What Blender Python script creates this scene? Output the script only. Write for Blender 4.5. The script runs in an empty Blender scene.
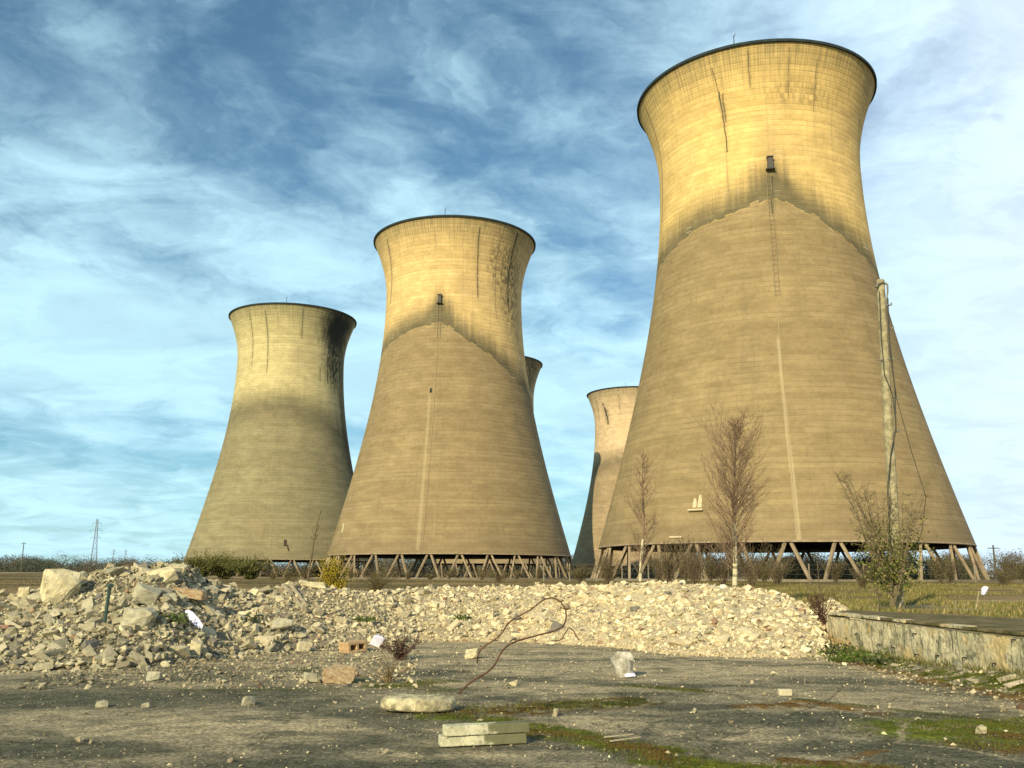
import bpy, bmesh, math, random
import numpy as np
from mathutils import Vector, Matrix, Euler
random.seed(7); RNG = np.random.default_rng(7)
C = bpy.context.scene.collection
R = math.radians
# ---------------------------------------------------------------- camera
F_PX, PITCH, ROLL, EYE = 926.82, R(11.7466), R(0.139), 1.7
sc = bpy.context.scene
cam = bpy.data.objects.new('camera', bpy.data.cameras.new('camera')); C.objects.link(cam)
cam.data.sensor_width = 36; cam.data.lens = F_PX*36/1024
cam.data.clip_start = .1; cam.data.clip_end = 12000
cam.matrix_world = Matrix.Translation((0, 0, EYE)) @ Matrix.Rotation(math.pi/2+PITCH, 4, 'X') @ Matrix.Rotation(ROLL, 4, 'Z')
sc.camera = cam
def ray(px, py):
    d = Vector(((px-512)/F_PX, -(py-384)/F_PX, -1)); return (cam.matrix_world.to_3x3() @ d).normalized()
def gp(px, py, h=0.0):
    d = ray(px, py); t = (h-EYE)/d.z; return (d.x*t, d.y*t)
def at(px, py, Y):
    d = ray(px, py); t = Y/d.y; return Vector((d.x*t, Y, EYE+d.z*t))
# ---------------------------------------------------------------- render / light
sc.view_settings.view_transform = 'Standard'; sc.view_settings.look = 'None'
sc.view_settings.exposure = 0.14; sc.view_settings.gamma = 1; sc.view_settings.use_curve_mapping = False
AZ, EL = R(26), R(24.5)
sun = bpy.data.objects.new('sun', bpy.data.lights.new('sun', 'SUN')); C.objects.link(sun)
sun.data.energy = 4.9; sun.data.angle = R(.5); sun.data.color = (1, .86, .62)
sun.rotation_euler = Vector((math.sin(AZ)*math.cos(EL), math.cos(AZ)*math.cos(EL), -math.sin(EL))).to_track_quat('-Z', 'Y').to_euler()
# ---------------------------------------------------------------- node helpers
class G:
    def __init__(s, tree): s.t = tree
    def n(s, ty, **kw):
        o = s.t.nodes.new(ty)
        for k, v in kw.items(): setattr(o, k, v)
        return o
    def put(s, sock, v):
        if isinstance(v, S): s.t.links.new(v.s, sock)
        elif isinstance(v, (tuple, list)):
            sock.default_value = tuple(v)+(1,) if len(sock.default_value) == 4 and len(v) == 3 else tuple(v)
        else: sock.default_value = v
    def m(s, op, a, b=None, c=None):
        o = s.n('ShaderNodeMath', operation=op)
        for i, v in enumerate((a, b, c)):
            if v is not None: s.put(o.inputs[i], v)
        return S(s, o.outputs[0])
    def smooth(s, a, b, x, lo=0., hi=1.):
        o = s.n('ShaderNodeMapRange', interpolation_type='SMOOTHSTEP')
        s.put(o.inputs[0], x); s.put(o.inputs[1], a); s.put(o.inputs[2], b); o.inputs[3].default_value = lo; o.inputs[4].default_value = hi
        return S(s, o.outputs[0])
    def mix(s, f, a, b, mode='MIX'):
        o = s.n('ShaderNodeMix', data_type='RGBA', blend_type=mode); s.put(o.inputs[0], f)
        s.put(o.inputs[6], a); s.put(o.inputs[7], b); return S(s, o.outputs[2])
    def vec(s, x, y, z=0.):
        o = s.n('ShaderNodeCombineXYZ'); s.put(o.inputs[0], x); s.put(o.inputs[1], y); s.put(o.inputs[2], z); return S(s, o.outputs[0])
    def sep(s, v):
        o = s.n('ShaderNodeSeparateXYZ'); s.put(o.inputs[0], v); return [S(s, q) for q in o.outputs]
    def noise(s, v, scale=1., detail=4., rough=.55, dist=0.):
        o = s.n('ShaderNodeTexNoise'); s.put(o.inputs['Vector'], v); o.inputs['Scale'].default_value = scale
        o.inputs['Detail'].default_value = detail; o.inputs['Roughness'].default_value = rough; o.inputs['Distortion'].default_value = dist
        return S(s, o.outputs[0])
    def white(s, v):
        o = s.n('ShaderNodeTexWhiteNoise', noise_dimensions='3D'); s.put(o.inputs['Vector'], v); return S(s, o.outputs['Value'])
    def vor(s, v, scale, feat='F1', out='Distance'):
        o = s.n('ShaderNodeTexVoronoi', feature=feat); s.put(o.inputs['Vector'], v); o.inputs['Scale'].default_value = scale; return S(s, o.outputs[out])
    def attr(s, name, out='Color'):
        o = s.n('ShaderNodeAttribute', attribute_name=name); return S(s, o.outputs[out])
    def coord(s, out='Object'):
        return S(s, s.n('ShaderNodeTexCoord').outputs[out])
    def pos(s): return S(s, s.n('ShaderNodeNewGeometry').outputs['Position'])
    def scl(s, v, k):
        o = s.n('ShaderNodeVectorMath', operation='MULTIPLY'); s.put(o.inputs[0], v); o.inputs[1].default_value = k if isinstance(k, tuple) else (k,)*3
        return S(s, o.outputs[0])
    def bump(s, h, strength, dist):
        o = s.n('ShaderNodeBump'); s.put(o.inputs['Height'], h); o.inputs['Strength'].default_value = strength; o.inputs['Distance'].default_value = dist
        return S(s, o.outputs[0])
class S:
    def __init__(s, g, sock): s.g = g; s.s = sock
    def __add__(s, o): return s.g.m('ADD', s, o)
    __radd__ = __add__
    def __mul__(s, o): return s.g.m('MULTIPLY', s, o)
    __rmul__ = __mul__
    def __sub__(s, o): return s.g.m('SUBTRACT', s, o)
    def __rsub__(s, o): return s.g.m('SUBTRACT', o, s)
    def floor(s): return s.g.m('FLOOR', s)
    def abs(s): return s.g.m('ABSOLUTE', s)
def mat(name, rough=.9, spec=.2):
    m = bpy.data.materials.new(name); m.use_nodes = True
    g = G(m.node_tree); b = m.node_tree.nodes['Principled BSDF']
    b.inputs['Roughness'].default_value = rough; b.inputs['Specular IOR Level'].default_value = spec
    return m, g, b
def simple(name, col, var=.25, scale=6., rough=.9, bump=0., bd=.02, spec=.2, col2=None, info=False):
    m, g, b = mat(name, rough, spec)
    v = g.coord()
    n = g.noise(v, scale, 6, .65)
    c2 = col2 or tuple(c*(1-var) for c in col)
    c = g.mix(g.smooth(.35, .65, n), col, c2)
    if info:
        c = g.mix(1., c, S(g, g.n('ShaderNodeObjectInfo').outputs['Color']), 'MULTIPLY')
    g.put(b.inputs['Base Color'], c)
    if bump: g.put(b.inputs['Normal'], g.bump(g.noise(v, scale*3, 5, .7), bump, bd))
    return m
def attrmat(name, rough=.9, bscale=12., bump=.5, bd=.02, spec=.15, gscale=9., trans=0.):
    m, g, b = mat(name, rough, spec)
    v = g.pos(); n = g.noise(v, gscale, 5, .65)
    c = g.mix(1., g.attr('Col'), g.mix(g.smooth(.3, .7, n), (.68, .68, .66), (1.12, 1.12, 1.1)), 'MULTIPLY')
    g.put(b.inputs['Base Color'], c)
    if bump: g.put(b.inputs['Normal'], g.bump(g.noise(v, bscale, 5, .7), bump, bd))
    return m
# ---------------------------------------------------------------- world
w = bpy.data.worlds.new('World'); sc.world = w; w.use_nodes = True
g = G(w.node_tree); bg = w.node_tree.nodes['Background']
sky = g.n('ShaderNodeTexSky', sky_type='NISHITA'); sky.sun_disc = False
sky.sun_elevation = EL; sky.sun_rotation = R(206); sky.altitude = 30; sky.air_density = 1.0; sky.dust_density = .6; sky.ozone_density = 1.2
d = g.coord('Generated'); X, Y, Z = g.sep(d)
zz = g.m('MAXIMUM', Z, 0.) + .17
qx = g.m('DIVIDE', X, zz); qy = g.m('DIVIDE', Y, zz)
ca, sa = math.cos(R(-35)), math.sin(R(-35))
rx = qx*ca - qy*sa; ry = qx*sa + qy*ca
wv = g.noise(g.vec(qx, qy, 3.1), 1.1, 4, .55)
wv2 = g.noise(g.vec(qx*1.3, qy*1.3, 7.7), 1.6, 6, .6)
n1 = g.noise(g.vec(rx*.85+wv*.9, ry*1.25+wv2*.9, 4.2), 1.25, 10, .58, .5)
n2 = g.noise(g.vec(qx+wv2*.5, qy*1.0+wv*.3, 9.3), 3.6, 8, .60, .6)
azi = g.m('DIVIDE', X, g.m('MAXIMUM', Y, .15))      # left (-) to right (+) of the view
right = g.smooth(.0, .75, azi)
band = g.smooth(.13, .2, Z) * (1. - g.smooth(.215, .31, Z + azi*.05))   # pale bank low in the sky
low = 1. - g.smooth(.0, .2, Z)
cl = n1*.64 + n2*.36
hi = g.smooth(.42, .62, Z)
cf = g.smooth(.345, .655, cl + right*.21 + band*.20 + low*.06 - hi*(1.-right)*.05)
cf = (cf*.86 + right*.06 + .06)*(g.smooth(-.55, .15, Y)*.8+.2)*(1.-g.smooth(.72, .92, Z)*.7)  # unseen clouds behind the camera and overhead thinned to cut fill light
cf = g.m('MINIMUM', cf, 1.)
skyc = g.mix(1., S(g, sky.outputs[0]), g.mix(right, (.46, .78, .90), (.70, .80, 1.02)), 'MULTIPLY')
leftish = 1. - right
cloudc = g.mix(right, (5.4, 8.3, 9.4), (7.3, 8.7, 10.2))
cloudc = g.mix(g.smooth(.35, .62, n2), g.scl(cloudc, .86), cloudc)
col = g.mix(cf, skyc, cloudc)
g.put(bg.inputs['Color'], col); bg.inputs['Strength'].default_value = .112
# ---------------------------------------------------------------- numpy noise
_T = RNG.random((256, 256))
def vnoise(x, y):
    xi = np.floor(x).astype(int); yi = np.floor(y).astype(int); fx = x-xi; fy = y-yi
    fx = fx*fx*(3-2*fx); fy = fy*fy*(3-2*fy)
    a = _T[xi & 255, yi & 255]; b = _T[(xi+1) & 255, yi & 255]; c = _T[xi & 255, (yi+1) & 255]; d = _T[(xi+1) & 255, (yi+1) & 255]
    return (a*(1-fx)+b*fx)*(1-fy)+(c*(1-fx)+d*fx)*fy
def fbm(x, y, o=4, r=.55):
    s = 0; a = 1; t = 0
    for i in range(o):
        s = s+a*vnoise(x*2**i+17.3*i, y*2**i+5.1*i); t += a; a *= r
    return s/t
def sstep(a, b, x):
    t = np.clip((x-a)/(b-a), 0, 1); return t*t*(3-2*t)
# ---------------------------------------------------------------- object helpers
def link(o, parent=None):
    C.objects.link(o)
    if parent is not None: o.parent = parent
    return o
def tag(o, label=None, cat=None, group=None, kind=None):
    if label: o['label'] = label
    if cat: o['category'] = cat
    if group: o['group'] = group
    if kind: o['kind'] = kind
    return o
def empty(name, loc=(0, 0, 0), rz=0.):
    o = bpy.data.objects.new(name, None); o.location = loc; o.rotation_euler = (0, 0, rz); o.empty_display_size = .2
    return link(o)
def mesh_np(name, V, F, material, parent=None, cols=None, smooth=False, uv=None):
    """V (n,3), F (m,k) with one k"""
    V = np.asarray(V, np.float32); F = np.asarray(F, np.int32); k = F.shape[1]
    me = bpy.data.meshes.new(name)
    me.vertices.add(len(V)); me.vertices.foreach_set('co', V.ravel())
    me.loops.add(F.size); me.loops.foreach_set('vertex_index', F.ravel())
    me.polygons.add(len(F)); me.polygons.foreach_set('loop_start', np.arange(0, F.size, k, dtype=np.int32))
    me.polygons.foreach_set('use_smooth', np.full(len(F), smooth))
    if cols is not None:
        at_ = me.attributes.new('Col', 'FLOAT_COLOR', 'POINT')
        cc = np.ones((len(V), 4), np.float32); cc[:, :3] = cols; at_.data.foreach_set('color', cc.ravel())
    if uv is not None:
        u = me.uv_layers.new(name='UVMap'); u.data.foreach_set('uv', np.asarray(uv, np.float32)[F.ravel()].ravel())
    me.update(calc_edges=True); me.validate()
    me.materials.append(material)
    return link(bpy.data.objects.new(name, me), parent)
def from_bm(name, bm, material, parent=None, smooth=False):
    me = bpy.data.meshes.new(name); bmesh.ops.recalc_face_normals(bm, faces=bm.faces); bm.to_mesh(me); bm.free()
    if smooth:
        for p in me.polygons: p.use_smooth = True
    me.materials.append(material)
    return link(bpy.data.objects.new(name, me), parent)
def box(bm, c, size, rot=None, bev=0.):
    r = bmesh.ops.create_cube(bm, size=1.0); vs = r['verts']
    M = Matrix.Translation(c) @ (rot.to_4x4() if rot else Matrix.Identity(4)) @ Matrix.Diagonal((*size, 1))
    bmesh.ops.transform(bm, matrix=M, verts=vs)
    if bev:
        es = list({e for v in vs for e in v.link_edges}); bmesh.ops.bevel(bm, geom=es, offset=bev, segments=2, affect='EDGES', profile=.6)
class Tubes:
    """collects tapered tubes (and small leaves) into one mesh"""
    def __init__(s): s.V = []; s.F = []; s.Cc = []; s.n = 0
    def seg(s, p0, p1, r0, r1, k=4, col=(1, 1, 1)):
        p0 = np.array(p0, float); p1 = np.array(p1, float); d = p1-p0; L = np.linalg.norm(d)
        if L < 1e-6: return
        d /= L; a = np.cross(d, (0, 0, 1.)) if abs(d[2]) < .9 else np.cross(d, (1., 0, 0)); a /= np.linalg.norm(a); b = np.cross(d, a)
        t = np.arange(k)*2*math.pi/k; ring = np.cos(t)[:, None]*a+np.sin(t)[:, None]*b
        s.V.append(p0+ring*r0); s.V.append(p1+ring*r1)
        i = np.arange(k); j = (i+1) % k
        s.F.append(np.stack([s.n+i, s.n+j, s.n+k+j, s.n+k+i], 1)); s.n += 2*k
        s.Cc.append(np.tile(col, (2*k, 1)))
    def path(s, P, r0, r1, k=4, col=(1, 1, 1)):
        n = len(P)-1
        for i in range(n):
            s.seg(P[i], P[i+1], r0+(r1-r0)*i/n, r0+(r1-r0)*(i+1)/n, k, col)
    def quads(s, P, A, B, col):
        """leaf quads: centres P, half axes A,B (n,3); col (n,3)"""
        n = len(P); V = np.stack([P-A, P-B*.6, P+A, P+B*.6], 1).reshape(-1, 3)
        s.V.append(V); s.F.append(s.n+np.arange(4*n).reshape(n, 4)); s.Cc.append(np.repeat(col, 4, 0)); s.n += 4*n
    def build(s, name, m, parent=None):
        return mesh_np(name, np.concatenate(s.V), np.concatenate(s.F), m, parent, cols=np.concatenate(s.Cc))
# ---------------------------------------------------------------- terrain
def smooth_col(px): return px
FOOT = np.array([(-200, 16.6), (0, 17.2), (60, 17.6), (120, 17.9), (170, 18.6), (230, 20.6), (300, 22.5), (370, 24.0), (420, 25.6), (520, 25.6), (600, 24.2), (660, 21.8), (720, 21.0), (790, 20.8), (840, 21.4), (1000, 22)])
RIDGE_Y = np.array([(-250, 610), (-60, 604), (0, 599), (30, 597), (50, 590), (75, 581), (100, 574), (140, 571), (160, 567), (185, 568), (204, 582), (235, 591), (262, 593), (290, 585), (320, 588), (350, 593), (400, 592), (450, 588), (500, 588), (560, 587), (600, 587), (650, 585), (700, 586), (745, 590), (775, 594), (796, 602), (812, 614), (826, 632), (836, 660), (1200, 700)])
def bank(x, y):
    x = np.asarray(x, float); y = np.asarray(y, float)
    c = 512+F_PX*x/(np.maximum(y, 1)*.979)
    fo = np.interp(c, FOOT[:, 0], FOOT[:, 1]); wd = np.interp(c, [0, 200, 400, 560, 700, 800, 830], [5.2, 4.8, 3.4, 3.6, 5.2, 4.2, 3.0])
    ry = np.interp(c, RIDGE_Y[:, 0], RIDGE_Y[:, 1]); rd = fo+wd
    e = PITCH-np.arctan((ry-384)/F_PX); H = np.maximum(EYE+rd*np.tan(e), 0.)
    edge = 1-sstep(815, 838, c); H = H*edge
    t = (y-fo)/wd
    s = np.where(t < 1, np.clip(t, 0, 1)**.85, 1-sstep(1, 1+4.5/3.6, t))
    n = fbm(x*.9+40, y*.9+11, 3)-.5
    h = H*s*(1+.16*n)+.10*(fbm(x*2.1, y*2.1, 3)-.5)*np.clip(H, 0, 1)*np.clip(s*4, 0, 1)
    # small heap beside the platform
    dd = np.hypot((x-9.95)/1.25, (y-29.6)/1.5)
    h = np.maximum(h, 1.0*np.clip(1-dd, 0, 1)**.8)
    return np.maximum(h, 0)
def ground_z(x, y):
    x = np.asarray(x, float); y = np.asarray(y, float)
    z = (.5*sstep(26, 33, y)*(1-sstep(60, 105, y))*sstep(4, 10, x))
    z = z+1.15*sstep(55, 112, y)+1.7*sstep(170, 330, y)*sstep(40, 140, -x)+.9*sstep(220, 420, y)*sstep(60, 160, x)
    z = z+.035*(fbm(x*.35, y*.35, 3)-.5)*sstep(6, 10, y)
    z = z+.35*(fbm(x*.11+7, y*.11, 3)-.5)*sstep(30, 60, y)
    xw = np.interp(-y, [-24, -21, -18, -15, -12, -8, -4], [7.95, 8.02, 8.12, 8.22, 8.3, 8.4, 8.5])
    z = z+(.05+.13*sstep(21, 15, y))*sstep(1.15, .05, xw-x+.5*(fbm(x*1.1, y*1.1, 3)-.5))*sstep(25, 23, y)*(.7+.6*fbm(x*3, y*3, 3))
    return z
def gz(x, y): return float(ground_z(x, y)+0)
def surf_z(x, y): return float(max(ground_z(x, y), bank(x, y)))
def axis(lo, hi, step, far, near_far):
    a = list(np.arange(lo, hi+1e-6, step))
    s = step; v = hi
    while v < far[1]: s *= 1.13; v += s; a.append(v)
    s = step; v = lo; pre = []
    while v > far[0]: s *= 1.13; v -= s; pre.append(v)
    return np.array(pre[::-1]+a)
xs = axis(-9.5, 9.5, .045, (-6000, 6000), 0); ys = axis(8.0, 27., .045, (-3000, 9000), 0)
GX, GY = np.meshgrid(xs, ys, indexing='ij')
near = (np.abs(GX) < 12) & (GY > 6) & (GY < 30)
# colour of the yard
A_TAN = np.array((.37, .31, .185)); A_DARK = np.array((.09, .09, .06)); A_MID = np.array((.215, .19, .12))
MOSS = np.array((.092, .108, .014)); MOSSB = np.array((.13, .075, .02)); MOSSD = np.array((.05, .055, .015)); PALE = np.array((.40, .33, .20)); FIELD = np.array((.19, .145, .075)); FIELD2 = np.array((.125, .105, .05))
def poly_d(pts, x, y):
    best = np.full(x.shape, 1e9)
    for (ax, ay), (bx, by) in zip(pts[:-1], pts[1:]):
        dx, dy = bx-ax, by-ay; t = np.clip(((x-ax)*dx+(y-ay)*dy)/(dx*dx+dy*dy+1e-9), 0, 1)
        best = np.minimum(best, np.hypot(x-ax-t*dx, y-ay-t*dy))
    return best
wx = GX+.35*(fbm(GX*1.4, GY*1.4, 4)-.5)*2*.6; wy = GY+.35*(fbm(GX*1.4+50, GY*1.4+9, 4)-.5)*2*.9
fine = fbm(GX*5, GY*5, 4, .65); fine = np.clip((fine-.5)*1.25+.5, 0, 1); med = fbm(GX*.55+3, GY*.9+8, 4, .6); streak = fbm(GX*.8+20, GY*1.3, 5, .65)
tone = .55*med+.45*streak
def blob(px, py, rx, ry_m, soft=.5):
    cx, cy = gp(px, py); return 1-sstep(1-soft, 1+soft*.3, np.hypot((wx-cx)/rx, (wy-cy)/ry_m))
lightm = np.clip(sstep(.5, .6, tone)*.7, 0, 1)
for b in [(590, 722, .9, .75), (700, 742, 1.0, .9), (240, 728, 2.6, 1.0), (440, 755, 1.0, .5), (700, 670, 3.0, 1.3), (560, 690, 1.3, 1.0), (90, 672, 2.2, .8)]:
    lightm = np.maximum(lightm, blob(*b))
darkm = sstep(.48, .38, tone)*.8
for b in [(60, 700, 2.3, 1.2), (250, 694, 1.8, .9), (60, 752, 1.5, .8), (330, 764, 1.8, .5), (800, 718, 1.9, .75), (690, 707, 1.0, .5), (990, 766, 1.3, .7), (900, 748, 1.4, .7), (430, 672, .9, .5), (630, 695, .4, .5)]:
    darkm = np.maximum(darkm, blob(*b))
col = A_MID[None, None]+np.zeros(GX.shape+(1,))
def over(col, c, m): return col*(1-m[..., None])+c*m[..., None]
col = over(col, A_TAN, lightm*.85); col = over(col, A_DARK, np.clip(darkm*.9, 0, 1)); col = col*(.72+.56*fbm(GX*9+3, GY*9, 4, .75))[..., None]
# paler crusts of mortar dust towards the bank
dust = sstep(14.5, 20.5, GY+1.2*(med-.5)*4)*sstep(.36, .56, fbm(GX*.8, GY*2.6+31, 4, .6))
col = over(col, PALE, dust*.75*near)
mossm = np.zeros(GX.shape)
def strip(pts, wd, c, k=1., th=.0):
    global col, mossm
    P = [gp(*p) for p in pts]; d_ = poly_d(P, wx, wy)
    m_ = (1-sstep(wd*.55, wd*1.15, d_))*sstep(.30+th, .50+th, fine)*k
    col = over(col, c*(.7+.6*fine[..., None]), m_); mossm = np.maximum(mossm, m_)
def line(pts, wd, c, k=.8):
    global col
    P = [gp(*p) for p in pts]; d_ = poly_d(P, GX+.10*(fbm(GX*3, GY*3, 3)-.5), GY+.16*(fbm(GX*3+9, GY*3, 3)-.5))
    col = over(col, c, (1-sstep(wd*.4, wd, d_))*k)
strip([(455, 712), (520, 710), (625, 702)], .50, MOSSB*.75)
strip([(560, 706), (640, 702)], .34, MOSSD)
strip([(430, 716), (500, 719)], .30, MOSS)
strip([(500, 722), (560, 733), (610, 744), (655, 752), (700, 768)], .42, MOSS)
strip([(620, 746), (660, 756)], .22, MOSSB)
strip([(530, 730), (640, 746)], .16, MOSSB, .8)
strip([(650, 762), (760, 767), (900, 768)], .22, MOSS)
strip([(780, 758), (900, 766)], .15, MOSSB)
strip([(630, 685), (662, 689), (705, 692)], .20, MOSS*.9, .8)
strip([(745, 707), (800, 703), (870, 712)], .30, MOSSB*1.1)
strip([(800, 700), (1024, 722)], .16, MOSSD*1.3, .8)
strip([(935, 730), (985, 729), (1080, 731)], 1.0, MOSS*1.15, 1., -.06)
strip([(980, 746), (1060, 748)], .30, MOSSB)
strip([(1000, 735), (1060, 742)], .3, MOSSB)
strip([(820, 762), (880, 752)], .10, MOSSB, .8)
strip([(300, 668), (380, 684), (440, 690)], .45, MOSSD*1.4, .7)
strip([(385, 688), (440, 680)], .35, MOSS*.8, .7)
strip([(180, 690), (330, 690)], .3, MOSSD*1.4, .5, .06)
strip([(815, 652), (880, 664), (940, 678), (1024, 694)], .42, MOSS*.85)
strip([(850, 662), (940, 684), (1040, 704)], .3, MOSSB*1.1, .8)
line([(560, 688), (640, 690), (760, 697), (850, 712), (905, 722)], .035, PALE*.9, .6)
line([(905, 722), (900, 742), (960, 748), (1040, 765)], .04, PALE*.9, .7)
line([(640, 684), (740, 696)], .05, A_DARK*.5, .7)
line([(640, 735), (655, 722), (690, 716)], .07, A_DARK, .8)
line([(100, 730), (260, 715), (400, 712)], .05, A_DARK*.8, .35)
line([(420, 662), (560, 664), (700, 668)], .07, PALE, .45); line([(400, 650), (600, 652)], .1, PALE, .45)
line([(0, 742), (180, 748), (330, 741), (470, 752)], .03, A_DARK*.7, .6); line([(700, 768), (720, 738), (790, 716), (830, 700), (850, 676)], .03, A_DARK*.6, .6); line([(200, 768), (260, 742), (300, 712)], .025, A_DARK*.6, .5); line([(540, 690), (600, 715), (640, 736)], .025, A_DARK*.6, .6)
line([(0, 690), (120, 680), (250, 678)], .10, A_DARK*.7, .5)
fld = fbm(GX*.045, GY*.045+5, 4); fm = sstep(26, 34, GY+3*(med-.5))
fm = np.maximum(fm, sstep(8.2, 9.6, GX)*sstep(20, 26, GY)); fm = np.maximum(fm, sstep(7., 5., GY)*0)
fcol = FIELD*(1-sstep(.4, .6, fld))[..., None]+FIELD2*sstep(.4, .6, fld)[..., None]
fcol = over(fcol, np.array((.34, .29, .18)), sstep(.60, .68, fbm(GX*.012+3, GY*.06, 3))*.7)
fcol = over(fcol, np.array((.21, .17, .05)), sstep(5, 20, GX)*sstep(150, 90, GY)*sstep(.4, .7, fbm(GX*.3, GY*.3, 3))*.9)
col = over(col, fcol, fm)
V = np.stack([GX, GY, ground_z(GX, GY)-.012*mossm*0+.015*mossm*fine+.004*(fine-.5)*near], -1).reshape(-1, 3)
nx, ny = GX.shape; i = np.arange(nx-1)[:, None]*ny+np.arange(ny-1)[None]; i = i.ravel()
F = np.stack([i, i+ny, i+ny+1, i+1], 1)
m, g, b = mat('ground_surface', 1., .04)
v = g.pos(); n1 = g.noise(v, 20., 8, .85); n2 = g.noise(v, 2.6, 8, .75); sp = g.vor(v, 26.)
c = g.mix(1., g.attr('Col'), g.mix(g.smooth(.38, .62, n1), (.40, .40, .40), (1.75, 1.7, 1.62)), 'MULTIPLY')
c = g.mix(1., c, g.mix(g.smooth(.38, .62, n2), (.70, .72, .72), (1.28, 1.25, 1.2)), 'MULTIPLY')
n0 = g.noise(g.scl(v, (.25, 1., 1.)), .16, 8, .7); c = g.mix(g.smooth(28., 45., g.sep(v)[1]), c, g.mix(1., c, g.mix(g.smooth(.4, .6, n0), (.6, .62, .6), (1.5, 1.4, 1.35)), 'MULTIPLY'))
c = g.mix((1.-g.smooth(.10, .16, sp))*g.smooth(.5, .62, g.noise(v, 1.1, 3, .6))*.55, c, (.40, .36, .25))
g.put(b.inputs['Base Color'], c); g.put(b.inputs['Normal'], g.bump(n1*.6+g.noise(v, 7., 5, .7), .55, .035))
ground = mesh_np('ground', V, F, m, cols=col.reshape(-1, 3), smooth=True); tag(ground, kind='structure', label='cracked asphalt yard running out into rough grass field')
# ---------------------------------------------------------------- stone prototypes
def hull(npts, box_=(1, .8, .6), seed=0, rnd=.0):
    rr = random.Random(seed); bm = bmesh.new()
    for _ in range(npts):
        p = Vector([rr.uniform(-1, 1) for _ in range(3)])
        q = Vector([math.copysign(abs(a)**(.45+rnd), a) for a in p]); bm.verts.new((q.x*box_[0]/2, q.y*box_[1]/2, q.z*box_[2]/2))
    r = bmesh.ops.convex_hull(bm, input=bm.verts); bmesh.ops.delete(bm, geom=list({x for x in r['geom_interior']+r['geom_unused'] if isinstance(x, bmesh.types.BMVert)}), context='VERTS')
    return bm
protos = []
for k in range(24):
    rr = random.Random(k+3); bm = hull(rr.choice([9, 11, 13, 15]), (1, rr.uniform(.6, .95), rr.uniform(.4, .8)), k)
    bmesh.ops.triangulate(bm, faces=bm.faces); bm.verts.index_update()
    protos.append((np.array([v.co[:] for v in bm.verts]), np.array([[q.index for q in f.verts] for f in bm.faces]))); bm.free()
def rotm(n):
    q = RNG.normal(size=(n, 4)); q /= np.linalg.norm(q, axis=1)[:, None]; w_, x, y, z = q.T
    return np.stack([1-2*(y*y+z*z), 2*(x*y-z*w_), 2*(x*z+y*w_), 2*(x*y+z*w_), 1-2*(x*x+z*z), 2*(y*z-x*w_), 2*(x*z-y*w_), 2*(y*z+x*w_), 1-2*(x*x+y*y)], 1).reshape(n, 3, 3)
def scatter(name, P, sz, cols, material, parent=None):
    P = np.asarray(P); Vs = []; Fs = []; Cs = []; n0 = 0; which = RNG.integers(0, len(protos), len(P)); Rm = rotm(len(P))
    for k, (pv, pf) in enumerate(protos):
        ii = np.where(which == k)[0]
        if len(ii) == 0: continue
        VV = np.einsum('nij,vj->nvi', Rm[ii], pv)*sz[ii][:, None, None]; VV[..., 2] *= .8; VV += P[ii][:, None]
        Fs.append((pf[None]+(n0+np.arange(len(ii))*len(pv))[:, None, None]).reshape(-1, 3)); n0 += len(ii)*len(pv)
        Vs.append(VV.reshape(-1, 3)); Cs.append(np.repeat(cols[ii], len(pv), 0))
    return mesh_np(name, np.concatenate(Vs), np.concatenate(Fs), material, parent, cols=np.concatenate(Cs))
# stone colour by place: creamier and paler to the right, greyer to the left
def stone_cols(x, y, n):
    c = 512+F_PX*x/(y*.979); k = sstep(150, 620, c)[:, None]
    left = np.array((.48, .42, .25)); rt = np.array((.76, .635, .375))
    b = left*(1-k)+rt*k; b = b*(.45+.75*RNG.random((n, 1))**.7)
    t = RNG.random(n)
    b[t < .02] = np.array((.36, .22, .13))*RNG.uniform(.8, 1.3, ((t < .02).sum(), 1))
    q = (t > .96); b[q] = np.array((.22, .20, .15))
    q = (t > .85) & (t < .93); b[q] = b[q]*1.3
    return np.clip(b, 0, .85)
m_stone = attrmat('broken_concrete', bscale=22, bump=.6, bd=.02)
# mound under the stones
bx = np.arange(-16, 12.01, .1); by = np.arange(15.5, 36, .1); BX, BY = np.meshgrid(bx, by, indexing='ij'); BH = bank(BX, BY)
Gz = ground_z(BX, BY); BZ = np.where(BH > .015, np.maximum(BH, Gz-.05)+.012, Gz-.12)+.05*(fbm(BX*6, BY*6, 3)-.5)*(BH > .05)
keep = (BH > .015); idx = np.arange(BX.size).reshape(BX.shape)
kk = keep[:-1, :-1] | keep[1:, :-1] | keep[:-1, 1:] | keep[1:, 1:]
F = np.stack([idx[:-1, :-1][kk], idx[1:, :-1][kk], idx[1:, 1:][kk], idx[:-1, 1:][kk]], 1)
cc = 512+F_PX*BX/(BY*.979); k = sstep(150, 620, cc)[..., None]
mc = np.array((.19, .165, .10))*(1-k)+np.array((.60, .49, .29))*k; mc = mc*(.75+.5*fbm(BX*3, BY*3, 3)[..., None])
mound = mesh_np('rubble_mound', np.stack([BX, BY, BZ], -1).reshape(-1, 3), F, attrmat('mortar_dust', bscale=14, bump=.9, bd=.06, gscale=15), cols=mc.reshape(-1, 3)); tag(mound, kind='structure', label='bank of crushed concrete and dust under the loose rubble')
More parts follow.
